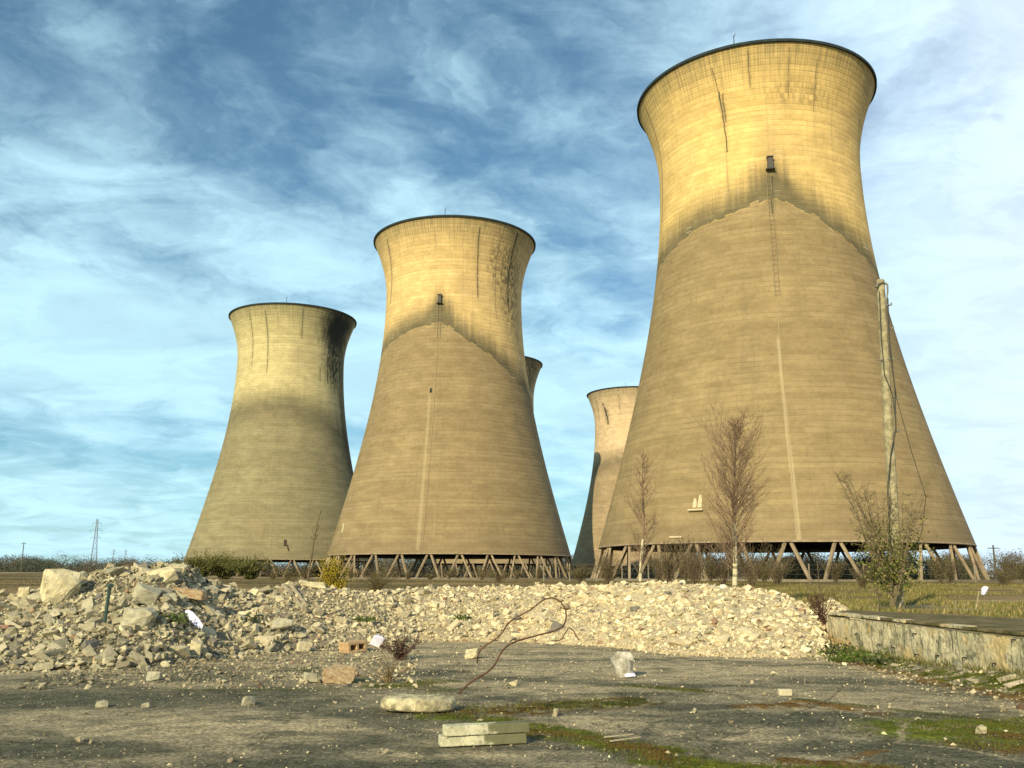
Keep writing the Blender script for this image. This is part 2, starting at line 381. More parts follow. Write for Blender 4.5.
# candidates on the bank
N = 30000
k_ = RNG.uniform(-40, 838, N*2); fo = np.interp(k_, FOOT[:, 0], FOOT[:, 1]); wd = np.interp(k_, [0, 200, 400, 560, 700, 800, 830], [5.2, 4.8, 3.4, 3.6, 5.2, 4.2, 3.0])
tt = RNG.uniform(-.10, 1.45, N*2); yy = fo+tt*wd; xx = (k_-512)/F_PX*yy*.979
ok = (RNG.random(N*2) < np.where(tt < 0, .25, np.where(tt > 1.1, .35, 1))); xx = xx[ok][:N]; yy = yy[ok][:N]; kcol = k_[ok][:N]; tt = tt[ok][:N]
hz = np.maximum(bank(xx, yy), ground_z(xx, yy))
mean = np.interp(kcol, [0, 200, 300, 450, 830], [.090, .090, .074, .068, .066])
sz = mean*.9*np.exp(RNG.normal(0, .62, len(xx))); sz = np.clip(sz, .03, .36)
sz[RNG.random(len(xx)) < .35] *= .55
sz[tt < 0] *= .7; sz[(hz < .05)] *= .8
hx = 9.95+RNG.normal(0, .55, 900); hy = 29.6+RNG.normal(0, .6, 900); hh_ = bank(hx, hy); q_ = hh_ > .15
xx = np.concatenate([xx, hx[q_]]); yy = np.concatenate([yy, hy[q_]]); hz = np.concatenate([hz, hh_[q_]]); sz = np.concatenate([sz, RNG.uniform(.06, .16, q_.sum())]); tt = np.concatenate([tt, np.full(q_.sum(), .5)])
P = np.stack([xx, yy, hz+sz*.18], 1); cols = stone_cols(xx, yy, len(xx))
order = np.argsort(-(sz/yy)*((tt < 1.12)+.2)); nind = 270
big = order[:nind]; rest = order[nind:]
o = scatter('rubble', P[rest], sz[rest], cols[rest], m_stone); tag(o, 'countless small broken concrete and stone pieces covering the rubble bank', 'rubble', kind='stuff')
m_chunk = simple('chunk_concrete', (1, 1, 1), .3, 5., bump=.6, bd=.02, info=True)
chunk_me = []
for k, (pv, pf) in enumerate(protos):
    me = bpy.data.meshes.new('rubble_chunk'); me.from_pydata(pv.tolist(), [], pf.tolist()); me.materials.append(m_chunk); chunk_me.append(me)
for q, i in enumerate(big):
    o = bpy.data.objects.new('rubble_chunk', chunk_me[q % 24]); C.objects.link(o)
    s_ = float(sz[i])*1.0; o.scale = (s_*random.uniform(.9, 1.3), s_, s_*random.uniform(.7, 1)); o.location = (P[i][0], P[i][1], P[i][2]-.02)
    o.rotation_euler = (random.uniform(-.7, .7), random.uniform(-.7, .7), random.uniform(0, 6.28)); o.color = (*[float(v) for v in cols[i]], 1)
    tag(o, 'rough pale lump of broken concrete lying loose among the rubble of the bank', 'rubble', 'loose concrete lumps on the rubble bank')
# pebbles and grit on the yard
n = 15000
px = RNG.uniform(-8, 9, n*3); py = 8.3+RNG.random(n*3)**1.0*17; c = 512+F_PX*px/(py*.979)
dens = np.clip(.40+.8*sstep(14, 20, py)*(c < 520)+.35*(fbm(px*.7, py*.7, 3) > .55)+.5*sstep(14.5, 16, py)*(c < 320)+.9*(px > 6.2), 0, 1)*(bank(px, py) < .02)*(px < 7.9)
kk = RNG.random(n*3) < dens; px = px[kk][:n]; py = py[kk][:n]; c = c[kk][:n]
sz = .0125*np.exp(RNG.normal(0, .6, len(px)))*(1+1.4*((py > 14.8) & (c < 420))+.8*(px > 6.4)); sz = np.clip(sz, .008, .11)
cols = stone_cols(px+2, py, len(px))*RNG.uniform(.35, .95, (len(px), 1))
o = scatter('gravel', np.stack([px, py, ground_z(px, py)+sz*.2], 1), sz, cols, m_stone); tag(o, 'scattered grit and pebbles over the cracked asphalt yard', 'gravel', kind='stuff')
# ---------------------------------------------------------------- notable loose things
def lump(name, loc, size, rot, seed, material, npts=14, cuts=3, amp=.05, parent=None, col=None, shape=.0):
    """an angular block with a chipped, uneven surface"""
    bm = hull(npts, (1, 1, 1), seed, shape)
    bmesh.ops.triangulate(bm, faces=bm.faces)
    es = [e for e in bm.edges if e.calc_face_angle(0) > .3]
    bmesh.ops.bevel(bm, geom=es, offset=.03, segments=1, affect='EDGES')
    bmesh.ops.triangulate(bm, faces=bm.faces)
    bmesh.ops.subdivide_edges(bm, edges=[e for e in bm.edges if e.calc_length() > .15], cuts=cuts, use_grid_fill=True)
    for v in bm.verts:
        p = v.co*3.5+Vector((seed*3.1, seed, 0)); d_ = (float(fbm(np.array(p.x+p.z*1.3+50), np.array(p.y-p.z+50), 3))-.5)*2*amp
        v.co += v.co.normalized()*d_
    o = from_bm(name, bm, material, parent); o.location = loc; o.scale = size; o.rotation_euler = rot
    if col: o.color = (*col, 1)
    return o
M_pale = simple('pale_concrete', (.74, .64, .36), .38, 3.5, bump=1., bd=.03)
M_grey = simple('grey_concrete', (.48, .44, .28), .35, 4., bump=.6, bd=.03)
M_red = simple('reddish_brick_concrete', (.62, .50, .28), .4, 7., bump=1., bd=.04, col2=(.42, .25, .12))
def on_bank(px_, py_, lift=0., Y=None):
    """where the line of sight through a spot of the bank meets the bank"""
    d_ = ray(px_, py_); t = 8.
    while t < 60:
        p = Vector((0, 0, EYE))+d_*t
        if p.z < surf_z(p.x, p.y): break
        t += .03
    return (p.x, p.y, surf_z(p.x, p.y)+lift)
def put(px_, py_, lift=0.): return Vector(on_bank(px_, py_, lift))
p = put(56, 602); o = lump('boulder', p+Vector((0, .1, .30)), (.84, .8, .82), (.1, .15, .4), 17, M_pale, 90, 2, .07, shape=.7); tag(o, 'large pale cream boulder standing at the left end of the rubble bank', 'boulder')
p = put(137, 628); o = lump('boulder', p+Vector((0, .1, .16)), (.68, .55, .52), (.2, .1, .3), 5, M_grey, 34, 3, .12, shape=.4); tag(o, 'wide rough grey-cream lump on the left slope, right of the green post', 'boulder')
p = put(143, 602); o = lump('concrete_block', p+Vector((0, .12, .12)), (.62, .5, .46), (.35, .35, .5), 21, M_grey, 9, 2, .02, shape=-.25); tag(o, 'square-edged grey block tilted on its corner high on the left slope', 'block')
p = put(187, 600); o = lump('concrete_slab', p+Vector((0, .15, .14)), (.82, .42, .22), (.0, .12, -.12), 31, M_red, 16, 2, .03, shape=-.3); tag(o, 'long flat slab with reddish brick face near the top of the rubble peak', 'slab')
p = put(206, 594); o = lump('concrete_slab', p+Vector((0, .2, .08)), (.5, .45, .22), (.1, .0, .5), 33, M_grey, 12, 2, .04); tag(o, 'short grey slab end just right of the long reddish slab', 'slab')
for (a, b_, s, rr, sd, lb) in [((160, 580), .10, (.62, .55, .36), (.3, -.3, .7), 41, 'cream slab capping the rubble peak, upper one of two'), ((176, 573), .05, (.42, .4, .4), (.2, .3, .2), 42, 'cream angular block at the very top right of the rubble peak'), ((114, 577), .08, (.62, .45, .3), (.1, -.2, .2), 43, 'broad flat grey-cream slab on the crest left of the rubble peak'), ((83, 580), .08, (.4, .35, .3), (.2, -.3, .5), 44, 'small cream block on the crest just right of the pale boulder'), ((194, 656), .13, (.28, .3, .48), (.1, .2, .2), 45, 'upright cream block at the foot of the left slope, below the white plastic shard'), ((22, 600), .1, (.3, .3, .42), (.1, .1, .1), 46, 'upright grey-cream stone low on the far left of the bank'), ((178, 656), .06, (.5, .35, .22), (.1, .1, .3), 47, 'flat cream lump beside the upright block at the slope foot')]:
    p = put(*a); o = lump('concrete_block', p+Vector((0, .1, b_)), s, rr, sd, M_pale if sd != 43 else M_grey, 13, 2, .05); tag(o, lb, 'block')
p = put(281, 632); o = lump('concrete_block', p+Vector((0, .05, .1)), (.55, .4, .42), (.1, .1, .3), 51, M_grey, 13, 2, .06); tag(o, 'rounded grey-cream lump left of the two leaning slats on the slope', 'block')
p = put(302, 652); o = lump('concrete_block', p+Vector((0, .05, .1)), (.36, .3, .28), (.1, .2, .6), 52, M_pale, 12, 2, .05); tag(o, 'brownish cream block at the slope foot left of the hollow clay block', 'block')
p = put(314, 588); o = lump('concrete_slab', p+Vector((0, .0, .05)), (.78, .5, .24), (.0, .03, .1), 53, M_pale, 13, 2, .03); tag(o, 'flat pale slab on the crest in front of the yellow bush', 'slab')
# two leaning slats
M_wood = simple('weathered_wood', (.50, .42, .26), .4, 9., bump=.4)
def plank(name, a, b_, wdt, th, m_=M_wood, label='', cat='plank'):
    a = Vector(a); b_ = Vector(b_); d_ = b_-a; bm = bmesh.new(); box(bm, (0, 0, 0), (d_.length, wdt, th), bev=.006)
    for v in bm.verts: v.co.z += .012*math.sin(v.co.x*7)
    o = from_bm(name, bm, m_); o.matrix_world = Matrix.Translation((a+b_)/2) @ d_.to_track_quat('X', 'Z').to_matrix().to_4x4(); tag(o, label, cat); return o
plank('plank', put(283, 588)+Vector((0, 0, .10)), put(303, 611)+Vector((0, -.02, .06)), .09, .05, label='pale weathered slat leaning down the slope, left one of a pair', cat='plank')
plank('plank', put(291, 590)+Vector((0, 0, .12)), put(307, 610)+Vector((0, -.02, .10)), .07, .05, label='pale weathered slat leaning down the slope, right one of a pair', cat='plank')
plank('plank', put(382, 590)+Vector((0, 0, .16)), put(413, 594)+Vector((0, -.1, .10)), .16, .07, label='short pale plank lying on the crest right of the yellow bush', cat='plank')
# white plastic shard
M_white = simple('white_plastic', (.80, .76, .84), .06, 3., rough=.5, spec=.4)
bm = bmesh.new(); pts = [(0, .03), (.1, .0), (.25, -.02), (.42, -.0), (.55, .06), (.5, .13), (.32, .15), (.12, .14), (.02, .1)]
f = bm.faces.new([bm.verts.new((x, 0, y)) for x, y in pts]); r_ = bmesh.ops.extrude_face_region(bm, geom=[f]); bmesh.ops.translate(bm, verts=[v for v in r_['geom'] if isinstance(v, bmesh.types.BMVert)], vec=(0, .05, 0))
bmesh.ops.bevel(bm, geom=bm.edges[:], offset=.008, segments=1, affect='EDGES')
o = from_bm('plastic_shard', bm, M_white); p = put(192, 621); o.location = p+Vector((0, -.58, .22)); o.rotation_euler = (-.35, R(47), 0); tag(o, 'bright white pointed plastic shard lying on the left rubble slope', 'plastic panel')
# green post
M_green = simple('green_paint_metal', (.035, .075, .05), .4, 12., rough=.5, spec=.4)
t = Tubes(); p = put(104, 628); t.path([p, p+Vector((.01, .02, .35)), p+Vector((.03, .03, .82))], .034, .034, 10, (.05, .09, .07))
t.seg(p+Vector((.03, .03, .80)), p+Vector((.03, .03, .86)), .075, .07, 10, (.12, .14, .12))
o = t.build('metal_post', M_green); tag(o, 'dark green metal post standing upright in the left rubble slope', 'post')
# hollow clay block
M_clay = simple('orange_clay', (.55, .37, .18), .3, 8., bump=.4, bd=.02)
bm = bmesh.new(); L_, D_, H_ = .50, .40, .24
for (c_, s_) in [((0, 0, H_-.03), (L_, D_, .06)), ((0, 0, .03), (L_, D_, .06)), ((-L_/2+.03, 0, H_/2), (.06, D_, H_-.124)), ((0, 0, H_/2), (.06, D_, H_-.124)), ((L_/2-.03, 0, H_/2), (.06, D_, H_-.124)), ((0, D_/2-.02, H_/2), (L_-.13, .03, H_-.13))]: box(bm, c_, s_, bev=.008)
o = from_bm('hollow_block', bm, M_clay); x, y = gp(353, 652); o.location = (x, y, surf_z(x, y)+.0); o.rotation_euler = (0, R(-4), R(44)); tag(o, 'orange hollow clay block with two dark openings, at the foot of the bank', 'block')
# white foam block
o = lump('foam_block', (0, 0, 0), (.36, .3, .34), (.2, .5, .3), 61, M_white, 9, 1, .02); x, y = gp(375, 648); o.location = (x, y+.1, surf_z(x, y)+.17); tag(o, 'white block of foam beside the orange hollow block', 'foam block')
# brick lump and grey lump
x, y = gp(339, 684); o = lump('brick_lump', (x, y+.15, .13), (.52, .32, .27), (.05, .08, -.2), 71, M_red, 22, 3, .16); tag(o, 'broken lump of orange brickwork with cream mortar lying on the yard', 'masonry')
x, y = gp(310, 683); o = lump('concrete_lump', (x, y+.1, .07), (.28, .24, .17), (0, .1, .4), 72, M_grey, 12, 2, .05); tag(o, 'small grey lump just left of the orange brickwork', 'stone')
# flat speckled slab
bm = bmesh.new(); bmesh.ops.create_icosphere(bm, subdivisions=4, radius=1)
for v in bm.verts:
    c_ = v.co; q = Vector((math.copysign(abs(c_.x)**.75, c_.x), math.copysign(abs(c_.y)**.8, c_.y), math.copysign(abs(c_.z)**.5, c_.z)))
    n_ = float(fbm(np.array(c_.x*3+9+c_.z), np.array(c_.y*3+9), 3))-.5
    v.co = Vector((q.x*.47, q.y*.28, q.z*.10))*(1+(.32*n_))
    if v.co.z < -.08: v.co.z = -.08
o = from_bm('stone_slab', bm, simple('speckled_stone', (.74, .64, .36), .6, 9., bump=1., bd=.03), smooth=True); x, y = gp(416, 714); o.location = (x, y+.22, .10); o.rotation_euler = (0, .02, .05); tag(o, 'long flat cream slab with rounded ends lying on the mossy yard', 'stone slab')
# kerbstones
M_kerb, g, b = mat('kerb_concrete', .95, .1); v = g.coord(); kx = g.sep(v)[0]; n1 = g.noise(v, 7., 7, .7)
c = g.mix(g.smooth(.4, .6, n1), (.64, .60, .38), (.46, .44, .27)); c = g.mix(g.smooth(-.05, .12, kx+(n1-.5)*.8)*.9, c, (.13, .13, .06)); c = g.mix(g.smooth(.56, .64, g.noise(v, 22., 5, .7))*.6, c, (.16, .15, .09))
g.put(b.inputs['Base Color'], c); g.put(b.inputs['Normal'], g.bump(n1+g.noise(v, 40., 4, .7)*.5, .6, .02))
for (z, dx, a, lb) in [(.056, 0, R(15), 'long pale kerbstone, lower one of two stacked on the asphalt'), (.160, .035, R(18), 'long pale kerbstone resting on top of another in the foreground')]:
    bm = bmesh.new(); box(bm, (0, 0, 0), (.90, .17, .098), bev=.012)
    bmesh.ops.subdivide_edges(bm, edges=[e for e in bm.edges if e.calc_length() > .3], cuts=10)
    for v in bm.verts:
        n_ = float(fbm(np.array(v.co.x*6+z*40), np.array(v.co.y*6+v.co.z*7+9), 3))-.5; v.co += v.co.normalized()*.03*n_
    x, y = gp(482, 748); o = from_bm('kerbstone', bm, M_kerb); o.location = (x+dx, y+.17, z+.004); o.rotation_euler = (0, 0, a); tag(o, lb, 'kerbstone', 'pair of stacked kerbstones')
# crumpled white tub
bm = bmesh.new(); bmesh.ops.create_cone(bm, cap_ends=False, segments=28, radius1=.15, radius2=.2, depth=.34)
bmesh.ops.subdivide_edges(bm, edges=[e for e in bm.edges if abs(e.verts[0].co.z-e.verts[1].co.z) > .1], cuts=6)
bot = [v for v in bm.verts if v.co.z < -.169]; bm.faces.new(sorted(bot, key=lambda v: math.atan2(v.co.y, v.co.x)))
for v in bm.verts:
    a = math.atan2(v.co.y, v.co.x); n_ = float(fbm(np.array(math.cos(a)*1.6+5), np.array(math.sin(a)*1.6+v.co.z*4+5), 3))-.5
    v.co.x *= 1+.55*n_; v.co.y *= 1+.55*n_
    if v.co.z > .12: v.co.z += .10*n_+.05*math.sin(2*a)
o = from_bm('plastic_tub', bm, simple('dirty_white_plastic', (.66, .62, .50), .4, 6., rough=.6, spec=.3, col2=(.33, .30, .20)))
sm = o.modifiers.new('s', 'SOLIDIFY'); sm.thickness = .008; x, y = gp(625, 677); o.location = (x, y+.12, .165); o.rotation_euler = (R(10), R(-14), .5); tag(o, 'dirty white crumpled plastic tub standing on the asphalt', 'tub')
o = lump('paper_scrap', (x+.08, y+.0, .035), (.24, .12, .07), (0, 0, .2), 81, M_white, 9, 2, .05); tag(o, 'small white scrap lying against the crumpled tub', 'scrap')
# single stones on the yard
for (a, s, sd, mm, lb) in [((472, 659), .34, 91, M_pale, 'round cream stone under the rusty wire loop'), ((556, 716), .13, 92, M_pale, 'small pale stone on the dark moss strip'), ((518+262, 695), .0, 93, M_pale, ''), ((512, 686), .2, 94, M_pale, 'flat pale stone on the yard right of the rusty wire'), ((694, 713), .10, 95, M_pale, 'small round pale stone in the middle of the yard'), ((411, 682), .17, 96, M_pale, 'small pale stone behind the long flat cream slab'), ((78, 743), .1, 97, M_pale, 'pale pebble alone on dark asphalt at lower left'), ((144, 709), .12, 98, M_grey, 'grey stone on the asphalt at left, nearest the dark strip'), ((984, 735), .15, 99, M_pale, 'small pale stone on the bright green moss'), ((248, 706), .2, 110, M_grey, 'flat pale stone at the left of the yard, on the tan strip'), ((152, 681), .26, 101, M_grey, 'darkish grey stone in front of the left rubble foot'), ((42, 690), .2, 102, M_grey, 'rough grey stone at the far left of the yard'), ((100, 708), .16, 103, M_grey, 'dull grey stone left of centre in the left part of the yard')]:
    if not s: continue
    x, y = gp(*a); o = lump('stone', (x, y+s*.3, s*.28), (s, s*.8, s*.7), (.1, .1, sd), sd, mm, 12, 2, .08); tag(o, lb, 'stone')
bm = bmesh.new(); box(bm, (0, 0, 0), (.19, .1, .09), bev=.01); o = from_bm('brick', bm, simple('cream_brick', (.62, .55, .34), .2, 9., bump=.3)); x, y = gp(785, 696); o.location = (x, y, gz(x, y)+.047); o.rotation_euler = (0, 0, .05); tag(o, 'cream brick lying alone on the asphalt behind the brown moss', 'brick')
for (a, b_, lb) in [((604, 739), (634, 738), 'thin pale slat on the moss, rear one of two'), ((610, 743), (641, 741), 'thin pale slat on the moss, front one of two')]:
    A_ = Vector((*gp(*a), .03)); B_ = Vector((*gp(*b_), .03)); plank('slat', A_, B_, .03, .012, label=lb, cat='slat')
# rusty wire loops
M_rust = simple('rusty_iron', (.16, .075, .035), .4, 20.)
def wire(name, pts, r_, label, cat='wire', m_=M_rust):
    cu = bpy.data.curves.new(name, 'CURVE'); cu.dimensions = '3D'; sp_ = cu.splines.new('BEZIER'); sp_.bezier_points.add(len(pts)-1)
    for q, p_ in zip(sp_.bezier_points, pts): q.co = p_; q.handle_left_type = q.handle_right_type = 'AUTO'
    cu.bevel_depth = r_; cu.bevel_resolution = 2; cu.resolution_u = 10; cu.materials.append(m_)
    dg = bpy.data.objects.new(name+'_c', cu); C.objects.link(dg); bpy.context.view_layer.update()
    me = bpy.data.meshes.new_from_object(dg.evaluated_get(bpy.context.evaluated_depsgraph_get())); bpy.data.objects.remove(dg)
    me.name = name; o = bpy.data.objects.new(name, me); C.objects.link(o); tag(o, label, cat); return o
wp = [(455, 697, 0), (470, 683, .0), (492, 668, .0), (503, 650, 0), (515, 642, 0), (535, 636, 0), (560, 628, 0), (566, 618, 0), (564, 607, 0), (556, 599, 0), (546, 599, 0), (530, 610, 0), (510, 622, 0), (500, 635, 0), (480, 651, 0), (477, 663, 0)]
YY = np.interp(np.arange(len(wp)), [0, 7, 10, 15], [14.25, 16.6, 17.4, 18.9])
W = [at(a, b_, Y_) for (a, b_, _), Y_ in zip(wp, YY)]
wire('rusty_wire', W, .014, 'long rusty wire looping up from the asphalt in front of the bank', 'wire')
wire('rusty_wire', [at(551, 641, 20.5), at(560, 640, 20.7), at(566, 632, 21), at(570, 628, 21.2), at(579, 640, 21.3)], .012, 'short hooked rusty wire right of the big wire loop', 'wire')
# ---------------------------------------------------------------- concrete platform
M_plat = None
m, g, b = mat('stained_platform_concrete', .95, .15); v = g.pos(); x_, y_, z_ = g.sep(v)
n1 = g.noise(g.vec(x_*2.2, y_*1.8, z_*1.3), 1.7, 8, .72); n2 = g.noise(v, 14., 6, .7); n3 = g.noise(g.vec(x_*1., y_*5., z_*.5), 2.3, 4, .6); n4 = g.noise(v, 1.3, 5, .6)
c = g.mix(g.smooth(.38, .54, n1), (.24, .22, .13), (.68, .58, .34)); c = g.mix(g.smooth(.59, .65, n3), c, (.10, .09, .05)); c = g.mix(g.smooth(.50, .60, n4)*.7, c, (.66, .47, .19))
c = g.mix(1., c, g.mix(g.smooth(.3, .7, n2), (.7, .7, .7), (1.2, 1.2, 1.2)), 'MULTIPLY')
g.put(b.inputs['Base Color'], c); g.put(b.inputs['Normal'], g.bump(n1*.8+n2*.4+g.vor(v, 9.)*.3, .9, .05)); M_plat = m
m, g, b = mat('platform_top_moss', 1., .03); v = g.pos(); n1 = g.noise(v, 2., 6, .65); n2 = g.noise(v, 20., 5, .7)
c = g.mix(g.smooth(.4, .6, n1), (.20, .16, .085), (.12, .105, .045)); c = g.mix(1., c, g.mix(g.smooth(.3, .7, n2), (.65, .65, .65), (1.3, 1.3, 1.25)), 'MULTIPLY'); g.put(b.inputs['Base Color'], c); g.put(b.inputs['Normal'], g.bump(n2, .6, .03)); M_ptop = m
HP = .84; pf = [(7.95, 24.0), (8.02, 21), (8.12, 18), (8.22, 15), (8.3, 12), (8.4, 8), (8.5, 4)]; pb = [(9.5, 26.8), (10.4, 24.2), (11.6, 21.2), (12.9, 18), (14.0, 15), (15, 11), (16, 4)]
plat = empty('concrete_platform', (7.95, 24, 0)); tag(plat, 'low stained concrete loading platform with crumbling front wall at the right', 'platform')
def loc_build(name, bm, m_, parent):
    o = from_bm(name, bm, m_, parent); o.matrix_parent_inverse = Matrix.Translation(-parent.location); return o
bm = bmesh.new()   # wall: finely divided face with pitted relief
NN, NZ = 340, 16; L0 = np.array(pf); tcum = np.linspace(0, 1, len(pf)); grid = []
for i in range(NN+1):
    t_ = i/NN; X0 = np.interp(t_, tcum, L0[:, 0]); Y0 = np.interp(t_, tcum, L0[:, 1]); row = []
    for j in range(NZ+1):
        z0 = -.05+(HP-.09+.05)*j/NZ; n_ = float(fbm(np.array(Y0*1.3), np.array(z0*2.2+3), 4)); lo = max(0, .30-z0)
        row.append(bm.verts.new((X0+.09*(n_-.5)+.10*lo*(float(fbm(np.array(Y0*2+9), np.array(z0*3), 3))), Y0, z0)))
    grid.append(row)
for i in range(NN):
    for j in range(NZ): bm.faces.new((grid[i][j], grid[i+1][j], grid[i+1][j+1], grid[i][j+1]))
# end wall facing the bank's end, closing back
e0 = [bm.verts.new((9.5, 26.8, z)) for z in (-.05, HP-.09)]; bm.faces.new((grid[0][0], grid[0][NZ], e0[1], e0[0]))
loc_build('front_wall', bm, M_plat, plat)
bm = bmesh.new(); tv = []; pol = [Vector((x, y, HP-.088)) for x, y in pf]+[Vector((x, y, HP-.088)) for x, y in pb[::-1]]
bm.faces.new([bm.verts.new(q+Vector((0, 0, .06))) for q in pol]); r_ = bmesh.ops.extrude_face_region(bm, geom=bm.faces[:]); bmesh.ops.translate(bm, verts=[v for v in r_['geom'] if isinstance(v, bmesh.types.BMVert)], vec=(0, 0, -.04)); loc_build('deck', bm, M_ptop, plat)
yy_ = 24.0; rr = random.Random(4); 
while yy_ > 6:      # worn coping stones along the edge
    l_ = rr.uniform(.5, 1.1); ym = yy_-l_/2; xm = np.interp(-ym, [-q[1] for q in pf], [q[0] for q in pf])
    if rr.random() > .06:
        bm = bmesh.new(); box(bm, (0, 0, 0), (.32, l_-.02, .055), bev=.012)
        bmesh.ops.subdivide_edges(bm, edges=[e for e in bm.edges if e.calc_length() > .25], cuts=5)
        for v in bm.verts: v.co += Vector((1, .3, .4))*.035*(float(fbm(np.array(v.co.y*6+ym), np.array(v.co.z*9+v.co.x*5+4), 3))-.5)
        bmesh.ops.translate(bm, verts=bm.verts, vec=(xm+.10+rr.uniform(-.02, .02), ym, HP-.016+rr.uniform(-.006, .006))); loc_build('coping_stone', bm, M_plat if rr.random() < .25 else M_ptop, plat)
    yy_ -= l_
M_dark = simple('dark_iron', (.03, .03, .025), .2)
for (px_, py_) in [(863, 634), (866, 651), (917, 634), (919, 655), (939, 656), (964, 658), (992, 664), (897, 648), (1010, 640), (884, 645)]:
    # iron ties sticking out of the wall
    d_ = ray(px_, py_); t_ = (8.1)/d_.x; p = Vector((0, 0, EYE))+d_*t_; p.x = float(np.interp(-p.y, [-q[1] for q in pf], [q[0] for q in pf]))-.02
    if p.z < .05: p.z = .1
    tb = Tubes(); tb.path([p+Vector((.06, 0, 0)), p+Vector((-.05, 0, .01)), p+Vector((-.07, -.02, -.04))], .013, .010, 5, (.03, .03, .025)); o = tb.build('iron_tie', M_dark, plat); o.matrix_parent_inverse = Matrix.Translation(-plat.location)
# chunks at the wall's foot
for q in range(34):
    yv = 9+q*.44+rr.uniform(-.2, .2); xv = float(np.interp(-yv, [-a[1] for a in pf], [a[0] for a in pf]))-rr.uniform(.15, .75)
    o = bpy.data.objects.new('rubble_chunk', chunk_me[q % 24]); C.objects.link(o); s_ = rr.uniform(.08, .26); o.scale = (s_*1.4, s_, s_*.7); o.location = (xv, yv, gz(xv, yv)+s_*.12)
    o.rotation_euler = (rr.uniform(-.4, .4), rr.uniform(-.4, .4), rr.uniform(0, 6)); cc_ = rr.choice([(.5, .42, .26), (.6, .5, .33), (.33, .3, .2)]); o.color = (*cc_, 1)
    tag(o, 'pale fallen lump of concrete lying along the foot of the platform wall', 'rubble', 'fallen concrete along the platform wall')
